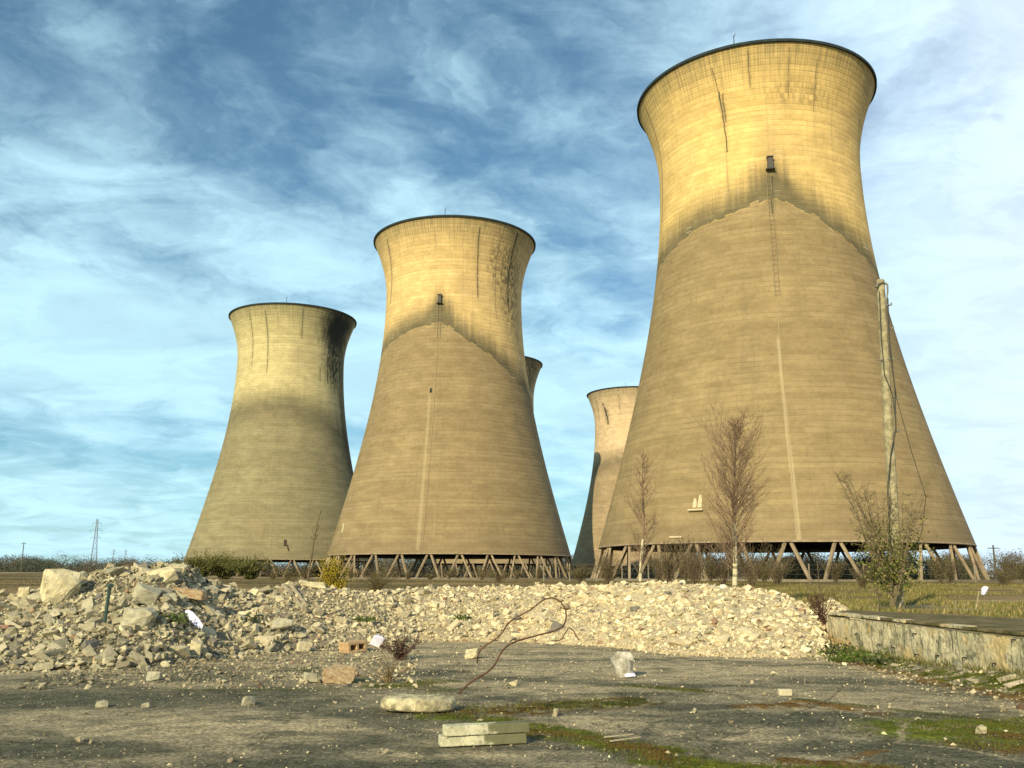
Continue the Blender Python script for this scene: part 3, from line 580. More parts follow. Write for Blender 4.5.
# ---------------------------------------------------------------- cooling towers
Z0, RT, ZT, AA, AB, HT = 6.675, 18.322, 75.419, 49.94, 23.44, 91.
def prof(z):
    z = np.asarray(z, float); return np.where(z > ZT, RT*np.sqrt(1+((z-ZT)/AB)**2), RT*np.sqrt(1+((z-ZT)/AA)**2))
def shell_mat(name, low, up, c0, sl, sr, zp, soft=0., stains_shade=(), cracks=(), pale=None, streak=1., green=0.):
    m, g, b = mat(name, .93, .12)
    u, v, _ = g.sep(S(g, g.n('ShaderNodeUVMap', uv_map='UVMap').outputs[0]))
    arc = u*24.
    row = v*(1/.92); rf = row.floor(); fr = row-rf; rrnd = g.white(g.vec(rf, 3.3, 1.1)); rr2 = g.white(g.vec(rf, 8.1, 2.7))
    panel = g.white(g.vec(rf, (arc*.36+rrnd*7).floor(), 5.))
    nbig = g.noise(g.vec(arc*.06, v*.06, 2.), 1., 5, .6); nmed = g.noise(g.vec(arc*.22, v*.5, 4.), 1., 6, .65); nfin = g.noise(g.vec(arc*1.4, v*1.4, 1.), 1., 6, .7)
    nrow = g.noise(g.vec(arc*.10, rf*.77, 6.), 1., 3, .6); vstr = g.noise(g.vec(arc*.9, v*.03, 9.), 1., 6, .7); vstr2 = g.noise(g.vec(arc*2.6, v*.08, 19.), 1., 4, .6)
    lowc = g.mix(g.smooth(.35, .65, nbig), low, tuple(q*.86 for q in low)); upc = g.mix(g.smooth(.35, .65, nbig), up, tuple(q*.9 for q in up))
    # boundary between the stained lower shell and the cleaner upper shell: a stepped chevron
    du = u-c0; stepu = (arc*.55).floor()
    zb = zp - g.m('MAXIMUM', du, 0.)*sr - g.m('MAXIMUM', du*-1., 0.)*sl + (g.white(g.vec(stepu, 1., 1.))-.5)*(.8 if soft < 1 else 0) + (g.noise(g.vec(arc*.12, 1., 7.), 1., 4, .6)-.5)*(3.+soft)
    dz = v-zb
    above = g.smooth(-.25-soft, .25+soft, dz)
    c = g.mix(above, lowc, upc)
    # dark algae above the edge
    st = g.smooth(-.1, .2+soft*.8, dz)*(1.-g.smooth(.4, 8.5+soft, dz+(vstr-.5)*6.-g.smooth(.28, .0, du.abs())*3.))
    st = st*g.smooth(.22, .40, nmed+.12)*.88
    ed = g.smooth(-.1, .15, dz)*(1.-g.smooth(.8, 2.3, dz+(nmed-.5)*2.5)); st = g.m('MAXIMUM', st, ed*.9)
    st = g.m('MAXIMUM', st, (1.-g.smooth(.0, .07, (du.abs()-.045).abs()))*g.smooth(zp-3., zp, v)*(1.-g.smooth(zp+2., zp+6.5, v))*.5) if soft < 1 else st
    if soft >= 1: st = g.smooth(-9., 1., dz)*(1.-g.smooth(0., 9., dz+(vstr-.5)*5.))*.62*g.smooth(.25, .5, nmed+.1)
    c = g.mix(st, c, (.10, .092, .055))
    # lift joints and panels
    c = g.mix(1., c, g.mix(panel, (.95, .95, .94), (1.05, 1.05, 1.04)), 'MULTIPLY')
    c = g.mix(1., c, g.mix(rr2, (.93, .925, .91), (1.06, 1.06, 1.06)), 'MULTIPLY')
    jl = 1.-g.smooth(.03, .17, g.m('MINIMUM', fr, 1.-fr)); jl2 = jl*g.smooth(.38, .66, nrow+(nmed-.5)*.5)*(g.smooth(.15, .95, rr2)*.85+.15)
    c = g.mix(jl2*.36, c, (.07, .06, .035))
    c = g.mix(jl*g.smooth(.62, .70, g.noise(g.vec(arc*.16, rf*1.7, 33.), 1., 3, .6))*above*.6, c, (.75, .68, .5))
    c = g.mix(1., c, g.mix(g.smooth(.3, .7, nmed), (.86, .86, .85), (1.12, 1.12, 1.12)), 'MULTIPLY')
    c = g.mix(1., c, g.mix(g.smooth(.3, .7, nfin), (.91, .91, .90), (1.08, 1.08, 1.08)), 'MULTIPLY')
    # weather streaks under the rim and pale lime runs
    top = g.smooth(91., 82., v+(vstr2-.5)*10.)
    c = g.mix((1.-top)*g.smooth(.42, .60, vstr2)*.45*streak, c, (.10, .105, .065))
    c = g.mix(g.smooth(85., 91., v)*.28*streak, c, (.14, .14, .08))
    c = g.mix(g.smooth(.66, .74, vstr)*.22*g.smooth(95., 40., v), c, (.72, .64, .46))
    c = g.mix(g.smooth(.54, .64, g.noise(g.vec(arc*.5, v*.018, 29.), 1., 6, .7))*.16, c, (.14, .125, .075))
    c = g.mix(g.smooth(.55, .68, nbig)*.15, c, (.42, .30, .16))
    # grime where the shell meets the ring beam
    c = g.mix((1.-g.smooth(7., 15., v+(vstr-.5)*8.))*.22, c, (.12, .10, .07))
    for (u0, v0, su, sv, k, thr) in stains_shade:
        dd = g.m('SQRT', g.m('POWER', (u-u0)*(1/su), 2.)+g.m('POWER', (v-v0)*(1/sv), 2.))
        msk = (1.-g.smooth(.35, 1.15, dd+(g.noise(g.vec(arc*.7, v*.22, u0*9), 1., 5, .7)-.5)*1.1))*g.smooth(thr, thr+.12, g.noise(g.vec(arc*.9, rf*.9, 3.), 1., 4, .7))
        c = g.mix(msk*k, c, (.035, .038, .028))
    for (ua, va, ub, vb, wd, k) in cracks:     # (u,v) top to (u,v) bottom
        tpar = (v-va)*(1/(vb-va)); uc = tpar*(ub-ua)+ua + (g.noise(g.vec(v*.22, ua*11., 1.), 1., 5, .7)-.5)*.035
        ln = (1.-g.smooth(wd*.3, wd, (u-uc).abs()*(1.6-g.noise(g.vec(v*.8, ub*3., 4.), 1., 4, .7)*1.2)))*g.m('GREATER_THAN', tpar, 0.)*g.m('LESS_THAN', tpar, 1.)*g.smooth(.30, .45, g.noise(g.vec(v*.5, ub*7., 2.), 1., 3, .6))
        hl = (1.-g.smooth(.0, wd*5., (u-uc).abs()))*g.smooth(0., .15, tpar)*(1.-g.smooth(.8, 1.1, tpar))*g.smooth(.35, .55, nmed)
        c = g.mix(hl*.30, c, (.12, .11, .065)); c = g.mix(ln*k*.85, c, (.04, .042, .028))
    if pale:
        up0, vlo, vhi, wd, k = pale; uc = up0+(v-40.)*-.0006+(g.noise(g.vec(v*.1, 7., 1.), 1., 3, .6)-.5)*.015
        pl_ = (1.-g.smooth(wd*.3, wd, (u-uc).abs()))*g.smooth(vhi, vhi-1.5, v)*g.smooth(vlo, vlo+1., v)*g.smooth(.3, .5, nmed+.12)
        c = g.mix(pl_*k, c, (.66, .55, .32))
    g.put(b.inputs['Base Color'], c)
    g.put(b.inputs['Normal'], g.bump(nfin*.10+jl*-.5+nmed*.12, .55, .10))
    return m
def m_plain(name, col, **k): return simple(name, col, .35, 1.4, **k)
M_in = simple('dark_inner_concrete', (.06, .05, .035), .3, .3)
M_rim = simple('dark_rim_paint', (.035, .05, .05), .3, .8)
M_leg = simple('leg_concrete', (.34, .26, .155), .35, 1.2, bump=.4, bd=.03)
M_basin = simple('basin_concrete', (.27, .225, .145), .35, .8, bump=.4, bd=.03)
M_patchp = simple('fresh_mortar', (.62, .52, .31), .15, 3.)
NLEG = 28
def leg_mesh(sgn):
    r0 = float(prof(Z0))-.45; r1 = float(prof(Z0))+1.65; a = sgn*math.pi/NLEG*.86
    top = Vector((r0*math.cos(sgn*.012), r0*math.sin(sgn*.012), Z0+.03)); bot = Vector((r1*math.cos(a), r1*math.sin(a), .1))
    d_ = bot-top; bm = bmesh.new(); box(bm, (0, 0, 0), (.44, .40, d_.length), bev=.04)
    M_ = Matrix.Translation((top+bot)/2) @ d_.to_track_quat('-Z', 'X').to_matrix().to_4x4(); bmesh.ops.transform(bm, matrix=M_, verts=bm.verts)
    box(bm, bot+Vector((0, 0, .22)), (1.1, 1.1, .6), bev=.05)
    bmesh.ops.recalc_face_normals(bm, faces=bm.faces); me = bpy.data.meshes.new('leg'); bm.to_mesh(me); bm.free(); me.materials.append(M_leg); return me
LEGM = [leg_mesh(1), leg_mesh(-1)]
NU, NZr = 300, 130
zr = np.linspace(Z0, HT, NZr); th = np.linspace(-math.pi, math.pi, NU+1)
def ring_mesh(name, sect, material, parent, n=180):
    t = np.linspace(0, 2*math.pi, n+1)[:-1]; V = []; k = len(sect)
    for (r_, z_) in sect: V.append(np.stack([r_*np.cos(t), r_*np.sin(t), np.full(n, z_)], 1))
    V = np.concatenate(V); i = np.arange(n); j = (i+1) % n; F = []
    for a in range(k):
        b_ = (a+1) % k; F.append(np.stack([a*n+i, a*n+j, b_*n+j, b_*n+i], 1))
    return mesh_np(name, V, np.concatenate(F), material, parent)
RIM_ME = {}
def tower(x, y, material, label, apex_px=None, box_at=None, ladder=None, patches=()):
    base = math.atan2(-y, -x); t = empty('cooling_tower', (x, y, 0), base); tag(t, label, 'cooling tower', 'cooling towers')
    # outer and inner skin (local +X faces the camera; UV = angle, height)
    TH, ZZ = np.meshgrid(th, zr, indexing='ij'); rr_ = prof(ZZ)
    Vo = np.stack([rr_*np.cos(TH), rr_*np.sin(TH), ZZ], -1).reshape(-1, 3)
    i = (np.arange(NU)[:, None]*NZr+np.arange(NZr-1)[None]).ravel(); Fo = np.stack([i, i+NZr, i+NZr+1, i+1], 1)
    mesh_np('shell', Vo, Fo, material, t, uv=np.stack([TH, ZZ], -1).reshape(-1, 2), smooth=True)
    if 'in' not in RIM_ME:
        ri = prof(ZZ)-.45; Vi = np.stack([ri*np.cos(TH), ri*np.sin(TH), ZZ], -1).reshape(-1, 3)
        o = mesh_np('inner_shell', Vi, Fo[:, ::-1], M_in, t, smooth=True); RIM_ME['in'] = o.data
        rb = float(prof(Z0)); o = ring_mesh('ring_beam', [(rb-.04, Z0+.22), (rb+.07, Z0-.02), (rb-1.0, Z0-.02), (rb-.75, Z0+.6)], M_leg, t); RIM_ME['beam'] = o.data
        rt_ = float(prof(HT)); o = ring_mesh('rim', [(rt_-.5, HT-.2), (rt_+.26, HT-.25), (rt_+.30, HT+.22), (rt_-.5, HT+.25)], M_rim, t); RIM_ME['rim'] = o.data
        o = ring_mesh('basin_wall', [(rb+3.1, -.6), (rb+3.1, 1.45), (rb+2.75, 1.45), (rb+2.75, -.6)], M_basin, t); RIM_ME['basin'] = o.data
    else:
        for nm, k in (('inner_shell', 'in'), ('ring_beam', 'beam'), ('rim', 'rim'), ('basin_wall', 'basin')): link(bpy.data.objects.new(nm, RIM_ME[k]), t)
    off = 0.
    if apex_px is not None:     # turn the ring of legs so an apex stands where it should
        best = 1e9; 
        for q in np.linspace(-.5, .5, 400)*2*math.pi/NLEG:
            w_ = Vector((x+31.*math.cos(base+q), y+31.*math.sin(base+q), Z0)); c_ = cam.matrix_world.inverted() @ w_; u_ = 512+F_PX*c_.x/-c_.z
            if abs(u_-apex_px) < best: best = abs(u_-apex_px); off = q
    for k in range(NLEG):
        for s_ in (0, 1):
            o = bpy.data.objects.new('leg', LEGM[s_]); o.rotation_euler = (0, 0, off+k*2*math.pi/NLEG); link(o, t)
    if box_at:
        u, z = box_at; r_ = float(prof(z)); e_ = math.atan2(float(prof(z+.5)-prof(z-.5)), 1)
        bm = bmesh.new(); box(bm, (r_+.35, 0, z), (.8, .9, 1.9), bev=.05); box(bm, (r_+.45, 0, z-1.15), (1.1, 1.5, .12)); box(bm, (r_+.45, 0, z+1.05), (1.0, 1.1, .12)); o = from_bm('lamp_box', bm, simple('dark_grey_steel', (.12, .11, .09), .3, 2.), t); o.rotation_euler = (0, 0, u)
        if ladder:
            tb = Tubes(); zt_, zb_, du_ = ladder; zs = np.linspace(zt_, zb_, 40)
            for sd in (-.35, .35):
                tb.path([(float(prof(z_))+.25, sd, z_) for z_ in zs], .045, .045, 4, (.36, .29, .17))
            for z_ in np.arange(zb_, zt_, .8): tb.seg((float(prof(z_))+.25, -.35, z_), (float(prof(z_))+.25, .35, z_), .025, .025, 3, (.36, .29, .17))
            o = tb.build('ladder', attrmat('ladder_metal', bump=0), t); o.rotation_euler = (0, 0, u+du_)
            tb = Tubes()
            tb.path([(float(prof(z_))+.1, 0, z_) for z_ in np.linspace(zb_, 8, 60)], .06, .06, 4, (.46, .37, .21)); o = tb.build('conductor_strip', attrmat('conductor_metal', bump=0), t); o.rotation_euler = (0, 0, u+du_-.01)
    for (u, z, kind) in patches:
        r_ = float(prof(z)); tl = math.atan2(float(prof(z-.5)-prof(z+.5)), 1)
        bm = bmesh.new()
        if kind == 'twin':
            for sx, hh in ((-.4, 1.5), (.45, 2.0)):
                vs = [bm.verts.new((.06, sx+a_, b_)) for a_, b_ in ((-.32, 0), (.3, 0), (.34, hh*.55), (.12, hh), (-.18, hh*.95), (-.3, hh*.5))]; bm.faces.new(vs)
            r2 = bmesh.ops.extrude_face_region(bm, geom=bm.faces[:]); bmesh.ops.translate(bm, verts=[v for v in r2['geom'] if isinstance(v, bmesh.types.BMVert)], vec=(-.1, 0, 0)); box(bm, (.3, 0, -.5), (.6, 2.4, .22)); mm = M_patchp
        elif kind == 'vent': box(bm, (.05, 0, 0), (.2, .5, 1.1)); mm = M_rim
        elif kind == 'bar': box(bm, (.1, 0, 0), (.25, 2.2, .25)); mm = M_patchp
        elif kind == 'tall': box(bm, (.05, 0, 0), (.12, .6, 2.4), Euler((.2, 0, 0)).to_matrix()); mm = M_patchp
        else: box(bm, (.1, 0, 0), (.3, .7, 1.9)); box(bm, (.1, .9, -1.6), (.25, .3, 2.), Euler((.3, 0, 0)).to_matrix()); mm = simple('dark_hatch_steel', (.07, .05, .035), .3)
        o = from_bm('wall_bracket' if kind == 'dark' else 'vent' if kind == 'vent' else 'mortar_patch', bm, mm, t); o.location = (r_*math.cos(u), r_*math.sin(u), z); o.rotation_euler = (0, -tl*.9, u)
    # small rods on the rim
    for u in (.0,):
        tb = Tubes(); rt_ = float(prof(HT)); tb.seg((rt_, 0, HT+.4), (rt_, 0, HT+1.9), .08, .06, 5, (.1, .1, .1)); tb.seg((rt_, 0, HT+1.7), (rt_+.5, .4, HT+1.9), .07, .05, 5, (.1, .1, .1)); o = tb.build('rim_rod', M_rim, t); o.rotation_euler = (0, 0, -.12)
    return t
mA = shell_mat('shell_nearest', (.315, .234, .112), (.73, .515, .19), .15, 5.2, 11., 64.2, cracks=[(-.315, 88.6, -.285, 82.3, .006, .8), (-.292, 84.5, -.264, 73.5, .010, .95), (-.262, 84, -.262, 79, .012, .7), (-.275, 74, -.265, 66, .004, .4), (-1.20, 89, -1.24, 62, .012, .7), (.13, 68, .11, 61, .012, .8), (-.02, 90, -.02, 84, .006, .7), (.3, 90, .31, 82, .006, .6), (.55, 89, .56, 80, .006, .6)],
    pale=(.078, 6., 39.5, .016, .28), stains_shade=[(.45, 83, .5, 2.5, .35, .45)])
mB = shell_mat('shell_middle', (.305, .229, .114), (.68, .49, .205), -.19, 5., 12.5, 64.4, cracks=[(-1.02, 88.5, -1.15, 72, .014, .8), (.297, 89, .336, 71, .012, .95), (.868, 90, .868, 70, .02, .95), (.6, 88, .62, 66, .008, .5)],
    pale=(-.26, 7., 46., .022, .18), stains_shade=[(.68, 81, .28, 8., .5, .44), (.92, 75, .28, 15, .6, .44)])
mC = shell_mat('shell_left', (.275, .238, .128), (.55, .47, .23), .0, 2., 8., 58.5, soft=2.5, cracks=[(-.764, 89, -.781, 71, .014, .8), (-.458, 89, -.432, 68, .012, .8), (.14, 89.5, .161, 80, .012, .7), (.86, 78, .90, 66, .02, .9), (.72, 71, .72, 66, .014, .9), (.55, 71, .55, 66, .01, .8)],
    stains_shade=[(.88, 85.5, .52, 9.5, 1., .22), (.92, 75, .34, 13., .9, .38), (1.25, 58, .26, 44., .75, .22)], green=.2)  # last entry also paints the shade past the sun terminator down the right edge
mD = shell_mat('shell_far_right', (.36, .27, .15), (.62, .46, .26), -.2, 3., 6., 57., soft=2., cracks=[(-.78, 85, -.70, 78, .03, .95), (-.74, 82, -.66, 74, .04, .9), (-.3, 88, -.3, 80, .012, .6), (-1.0, 88, -1.05, 76, .015, .6)], stains_shade=[(-.7, 78.5, .10, 5, .6, .45)])
mE = shell_mat('shell_far_middle', (.33, .26, .14), (.46, .37, .20), 0, 4., 7., 60., soft=2., stains_shade=[(.9, 85, .5, 9, .7, .4)])
tower(46.46, 164.21, mA, 'largest and nearest tower, at right, pale yellow above a dark stained chevron', 788, (.118, 70.2), (68.2, 46.2, -.018), [(-.397, 12.0, 'twin'), (-.497, 7.6, 'bar')])
tower(-15.83, 242.83, mB, 'second nearest tower, left of centre, with chevron stain and dark patch upper right', 460, (-.196, 70.2), (68.5, 60, .0), [(-1.10, 13.2, 'tall'), (-.253, 46.2, 'vent')])
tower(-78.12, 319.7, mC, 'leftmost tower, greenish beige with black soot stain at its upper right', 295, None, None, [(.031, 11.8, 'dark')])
tower(59.8, 456.57, mD, 'far tower half hidden behind the left side of the nearest tower', None)
tower(-9.08, 390.28, mE, 'far tower whose rim edge peeks out right of the middle tower', None)
# ---------------------------------------------------------------- vegetation
m_bark = attrmat('bark_and_leaves', bump=0, gscale=5)
def unit(n): v = RNG.normal(size=(n, 3)); return v/np.linalg.norm(v, axis=1)[:, None]
def birch(px_, ytop, Y, xbase, spread, nb, label, dens=1., dark=False):
    top = at(px_, ytop, Y); bx_ = at(xbase, 583, Y).x; z0 = gz(bx_, Y); H = top.z-z0
    root = empty('birch_tree', (bx_, Y, z0-.02)); tag(root, label, 'tree', 'bare birch trees')
    dx = top.x-bx_; rr = random.Random(int(px_)); tb = Tubes(); P = []
    for k in range(15):
        f = k/14; P.append(np.array((dx*f+.05*math.sin(f*9+px_), .05*math.cos(f*7), H*f)))
    rb = .125 if dens > .8 else .09
    for k in range(14):
        f = k/14; cpale = (.62, .55, .34) if rr.random() < .85 else (.50, .44, .27); cc_ = cpale if f < .42+.1*dens*0 else (.24, .16, .10)
        n_ = 5
        for q in range(n_):
            a = P[k]+(P[k+1]-P[k])*q/n_; b_ = P[k]+(P[k+1]-P[k])*(q+1)/n_; fa = (k+q/n_)/14; fb = (k+(q+1)/n_)/14
            c2 = (.30, .26, .16) if (rr.random() < .12 and f < .5) else cc_
            tb.seg(a, b_, rb*(1-fa)**.8+.008, rb*(1-fb)**.8+.008, 7, c2)
    tb.build('trunk', m_bark, root); cr = Tubes(); TW = (.23, .155, .095)
    for q in range(nb):
        f = .17+.80*(q/nb)**.9+rr.uniform(-.01, .01); f = min(f, .98); k = int(f*14); p = P[min(k, 13)]+(P[min(k+1, 14)]-P[min(k, 13)])*(f*14-k)
        ang = rr.uniform(0, 6.283); el = R(rr.uniform(28, 60)); hr_ = spread*.5*np.interp(f, [.15, .3, .5, .65, .85, 1.], [.55, .9, 1., .92, .55, .12]); L = hr_*rr.uniform(.45, 1.05)/math.cos(el)*.85
        dir_ = np.array((math.cos(ang)*math.cos(el), math.sin(ang)*math.cos(el), math.sin(el))); pts = [p]; cur = p; dd = dir_.copy()
        for s_ in range(5): cur = cur+dd*L/5; pts.append(cur); dd = dd+np.array((rr.uniform(-.15, .15), rr.uniform(-.15, .15), .12)); dd /= np.linalg.norm(dd)
        cr.path(pts, .022*(1.1-f)+.006, .006, 4, TW)
        for w_ in range(int(13*dens)):
            h = rr.uniform(.15, 1)*5; ki = min(int(h), 4); a = pts[ki]+(pts[ki+1]-pts[ki])*(h-ki); v_ = dd*.8+unit(1)[0]*.75; v_[2] += .15; v_ /= np.linalg.norm(v_); l_ = L*rr.uniform(.15, .42)
            b_ = a+v_*l_*.55; c_ = b_+(v_+np.array((0, 0, .25)))*l_*.45; cr.seg(a, b_, .0065, .005, 3, TW); cr.seg(b_, c_, .005, .003, 3, TW)
            for z_ in range(2):
                v2 = v_+unit(1)[0]*.7; cr.seg(b_, b_+v2*l_*.4, .004, .0025, 3, TW)
    cr.build('crown', m_bark, root)
birch(735, 418, 45., 733, 5.0, 135, 'taller bare birch with pale trunk and dense reddish twigs, before the nearest tower', 1.15)
birch(644, 450, 48., 640, 2.5, 70, 'thinner bare birch with sparse twigs, left of the taller birch', .7)
def scrub(name, x, y, w_, h, n, col, label, cat='shrub', group=None, leaf=None, leafn=0, leafs=.06, stems=14, z=None):
    z0 = surf_z(x, y) if z is None else z; root = empty(name, (x, y, z0-.03)); tag(root, label, cat, group); t = Tubes()
    tips = []
    for s_ in range(stems):
        a = random.uniform(0, 6.28); lean = random.uniform(.0, 1)*w_/2; L = h*random.uniform(.65, 1.); e = np.array((math.cos(a)*lean, math.sin(a)*lean*.8, L)); mid = e*np.array((.35, .35, .5)); b0 = np.array((math.cos(a), math.sin(a), 0))*w_*.06*random.random()
        pts = [b0, mid*.6, mid, e*.8, e]; t.path(pts, max(.012, h*.008), h*.003+.003, 4, col)
        for q in range(n//stems):
            f = random.uniform(.15, 1); k = min(int(f*4), 3); p = pts[k]+(pts[k+1]-pts[k])*(f*4-k); v_ = unit(1)[0]*.8+np.array((0, 0, .45)); l_ = h*random.uniform(.08, .28); p2 = p+v_*l_; p2[2] = max(p2[2], .03)
            t.seg(p, p2, h*.0022+.003, .003, 3, col); tips.append(p2)
            p3 = p2+(v_+unit(1)[0]*.7)*l_*.5; p3[2] = max(p3[2], .02); t.seg(p2, p3, .003, .002, 3, col); tips.append(p3)
    t.build('stems', m_bark, root)
    if leaf:
        tp = np.array(tips); ii = RNG.integers(0, len(tp), leafn); Pp = tp[ii]*RNG.uniform(.8, 1.0, (leafn, 1))+RNG.normal(0, h*.035, (leafn, 3)); Pp[:, 2] = np.maximum(Pp[:, 2], .04)
        cl_ = np.array([leaf[q] for q in RNG.integers(0, len(leaf), leafn)])*RNG.uniform(.7, 1.25, (leafn, 1)); l2 = Tubes(); A_ = unit(leafn)*leafs; B_ = np.cross(unit(leafn), A_); B_ = B_/np.linalg.norm(B_, axis=1)[:, None]*leafs*.8
        l2.quads(Pp, A_, B_, cl_); l2.build('leaves', m_bark, root)
    return root
# ivy-clad elder in front of the leaning pole
def elder():
    Y = 36.; p = at(893, 606, Y); z0 = gz(p.x, Y); root = empty('elder_bush', (p.x, Y, z0-.03)); tag(root, 'tall half-bare bush with ivy leaves growing around the leaning pole', 'bush'); t = Tubes(); tips = []; rr = random.Random(5); CB = (.20, .16, .085)
    for s_ in range(20):
        a = rr.uniform(0, 6.28); H = rr.uniform(3.2, 5.0); w_ = rr.uniform(.3, 1.9); 
        if s_ < 3: a = math.pi+rr.uniform(-.3, .3); w_ = rr.uniform(1.5, 1.95); H = 5.1
        if s_ in (3, 4): a = rr.uniform(-.3, .3); w_ = 1.5; H = 4.5
        pts = []; 
        for k in range(9):
            f = k/8; pts.append(np.array((math.cos(a)*w_*f**1.15+.06*math.sin(f*9+s_), math.sin(a)*w_*f**1.15, H*f)))
        t.path(pts, .04, .010, 5, CB)
        for q in range(26):
            f = rr.uniform(.25, 1)**.8; k = min(int(f*8), 7); p_ = pts[k]+(pts[k+1]-pts[k])*(f*8-k); v_ = unit(1)[0]*.8+np.array((math.cos(a)*.3, 0, .45)); l_ = rr.uniform(.25, .75); p2 = p_+v_*l_*.5; p3 = p2+(v_+unit(1)[0]*.4)*l_*.5
            t.seg(p_, p2, .011, .008, 3, CB); t.seg(p2, p3, .008, .005, 3, CB); tips += [p2, p3]
            for z_ in range(3): p4 = p2+(v_+unit(1)[0]*.8)*l_*.35; t.seg(p2, p4, .006, .004, 3, CB); tips.append(p4)
    t.build('stems', m_bark, root); n = 3000; l2 = Tubes(); tp = np.array(tips); tp = tp[(tp[:, 2] < 3.6)]; Pp = tp[RNG.integers(0, len(tp), n)]+RNG.normal(0, .12, (n, 3))
    Pp[:, 2] *= RNG.uniform(.45, 1, n); keep_ = RNG.random(n) < np.where(Pp[:, 0] > -.3, 1, .45); Pp = Pp[keep_]; n = len(Pp); Pp[:, 2] = np.maximum(Pp[:, 2], .05)
    # ivy hugging the stems low down
    pal = np.array([(.15, .17, .03), (.22, .22, .045), (.08, .10, .025), (.28, .25, .07), (.05, .06, .02)]); cl_ = pal[RNG.integers(0, 5, n)]; A_ = unit(n)*.06; B_ = np.cross(unit(n), A_); B_ = B_/np.linalg.norm(B_, axis=1)[:, None]*.05
    l2.quads(Pp, A_, B_, cl_); l2.build('leaves', m_bark, root)
elder()
# pole
M_pole = simple('weathered_pole', (.44, .38, .21), .5, 3., bump=.8, bd=.04, col2=(.22, .19, .10))
Yp = 37.2; pt = at(880.5, 281, Yp); pm = at(887, 400, Yp); pbm = at(893, 500, Yp); pe = at(898.5, 606, Yp); pe.z = gz(pe.x, Yp)-.1
pole = empty('utility_pole', (pe.x, pe.y, gz(pe.x, Yp))); tag(pole, 'tall leaning weathered wooden pole with trailing cable, rising from the ivy bush', 'pole')
def child(t, name, m_): o = t.build(name, m_, pole); o.matrix_parent_inverse = Matrix.Translation(-pole.location); return o
t = Tubes(); t.path([pe, pbm, pm, pt], .21, .165, 12, (.5, .45, .3)); t.seg(pt, pt+Vector((0, 0, .06)), .165, .12, 12, (.4, .36, .25)); child(t, 'pole_shaft', M_pole)
M_steel = simple('galvanised_steel', (.22, .21, .15), .3, 8.)
t = Tubes(); hk = [at(874, 289, Yp), at(876, 285.5, Yp), at(881, 283.5, Yp), at(885.5, 286, Yp), at(885.8, 293, Yp), at(884.5, 305, Yp)]; hk = [h+Vector((0, -.2, 0)) for h in hk]; t.path(hk, .05, .03, 6, (.1, .1, .08)); child(t, 'hook', M_steel)
for (a_, b_) in [((883, 307), (890, 306)), ((876, 361), (892, 360)), ((884, 360), (893, 361)), ((889, 398), (897, 399)), ((886, 330), (892, 329)), ((889, 433), (898, 432))]:
    t = Tubes(); A_ = at(*a_, Yp)+Vector((0, -.12, 0)); B_ = at(*b_, Yp)+Vector((0, -.15, 0)); t.seg(A_, B_, .03, .03, 5, (.1, .1, .08)); t.seg(B_, B_+Vector((0, 0, .1)), .03, .03, 5, (.1, .1, .08)); child(t, 'step_iron', M_steel)
M_cab = simple('dark_cable', (.07, .07, .05), .2)
t = Tubes(); pts = [(885, 300), (886.5, 340), (892, 390), (893, 430), (888, 455), (885, 490), (886, 530)]; t.path([at(a_, b_, Yp)+Vector((0, -.28, 0)) for a_, b_ in pts], .03, .03, 5, (.1, .1, .08)); child(t, 'cable', M_cab)
t = Tubes(); pts = [(877, 293), (879, 340), (882, 375), (890, 395), (893, 420)]; t.path([at(a_, b_, Yp)+Vector((0, -.24, 0)) for a_, b_ in pts], .022, .022, 5, (.1, .1, .08)); child(t, 'cable', M_cab)
t = Tubes(); st_ = [(886, 330), (897, 400), (911, 450), (926, 497), (922, 530), (914, 560)]; st_ = [at(a_, b_, Yp-.1*i) for i, (a_, b_) in enumerate(st_)]; t.path(st_, .016, .016, 4, (.1, .1, .08)); child(t, 'stay_wire', M_cab)
# shrubs
DRY = (.20, .145, .075); GRN = (.09, .12, .025)
x, _, _ = at(334, 575, 60.); scrub('gorse_bush', x, 60., 2.3, 2.65, 420, (.12, .10, .04), 'bright yellow bush in flower just behind the rubble crest', 'bush', leaf=[(.55, .40, .02), (.48, .36, .03), (.22, .20, .03), (.60, .44, .03), (.16, .13, .03)], leafn=7000, leafs=.05, stems=26)
for (pxx, Yv, w_, h, lb) in [(608, 92, 4., 2.6, 'low bare shrub at the left end under the nearest tower'), (668, 88, 7., 4.2, 'bare brown shrub between the two birches'), (695, 86, 7., 4.6, 'tallest bare shrub between the two birches, nearer the right birch'), (722, 90, 6.5, 3.8, 'dense bare shrub left of the taller birch trunk'), (752, 88, 6.5, 4., 'bare shrub just right of the taller birch trunk'), (776, 95, 5., 2.9, 'small bare shrub beneath the nearest tower, second right of the taller birch'), (862, 80, 3.5, 1.9, 'low twiggy shrub left of the ivy bush'), (1003, 90, 4., 1.5, 'round low dry shrub in the grass at the far right')]:
    p = at(pxx, 575, Yv); scrub('bare_shrub', p.x, Yv, w_, h, 520, (.155, .115, .065), lb, 'shrub', 'bare shrubs around the nearest tower', stems=26, leaf=[(.10, .09, .03), (.16, .12, .05)], leafn=500, leafs=.07)
rr = random.Random(12)
for q in range(16):
    X_ = 8+q*4.1+rr.uniform(-1.5, 1.5); Yv = rr.uniform(100, 112); scrub('bare_shrub', X_, Yv, rr.uniform(4, 6.5), rr.uniform(2.0, 3.4), 420, (.15, .115, .065), 'low bare shrub in the ragged row along the fence before the nearest tower', 'shrub', 'bare shrubs along the fence', stems=24, leaf=[(.12, .10, .035), (.17, .13, .06), (.09, .09, .03)], leafn=900, leafs=.08)
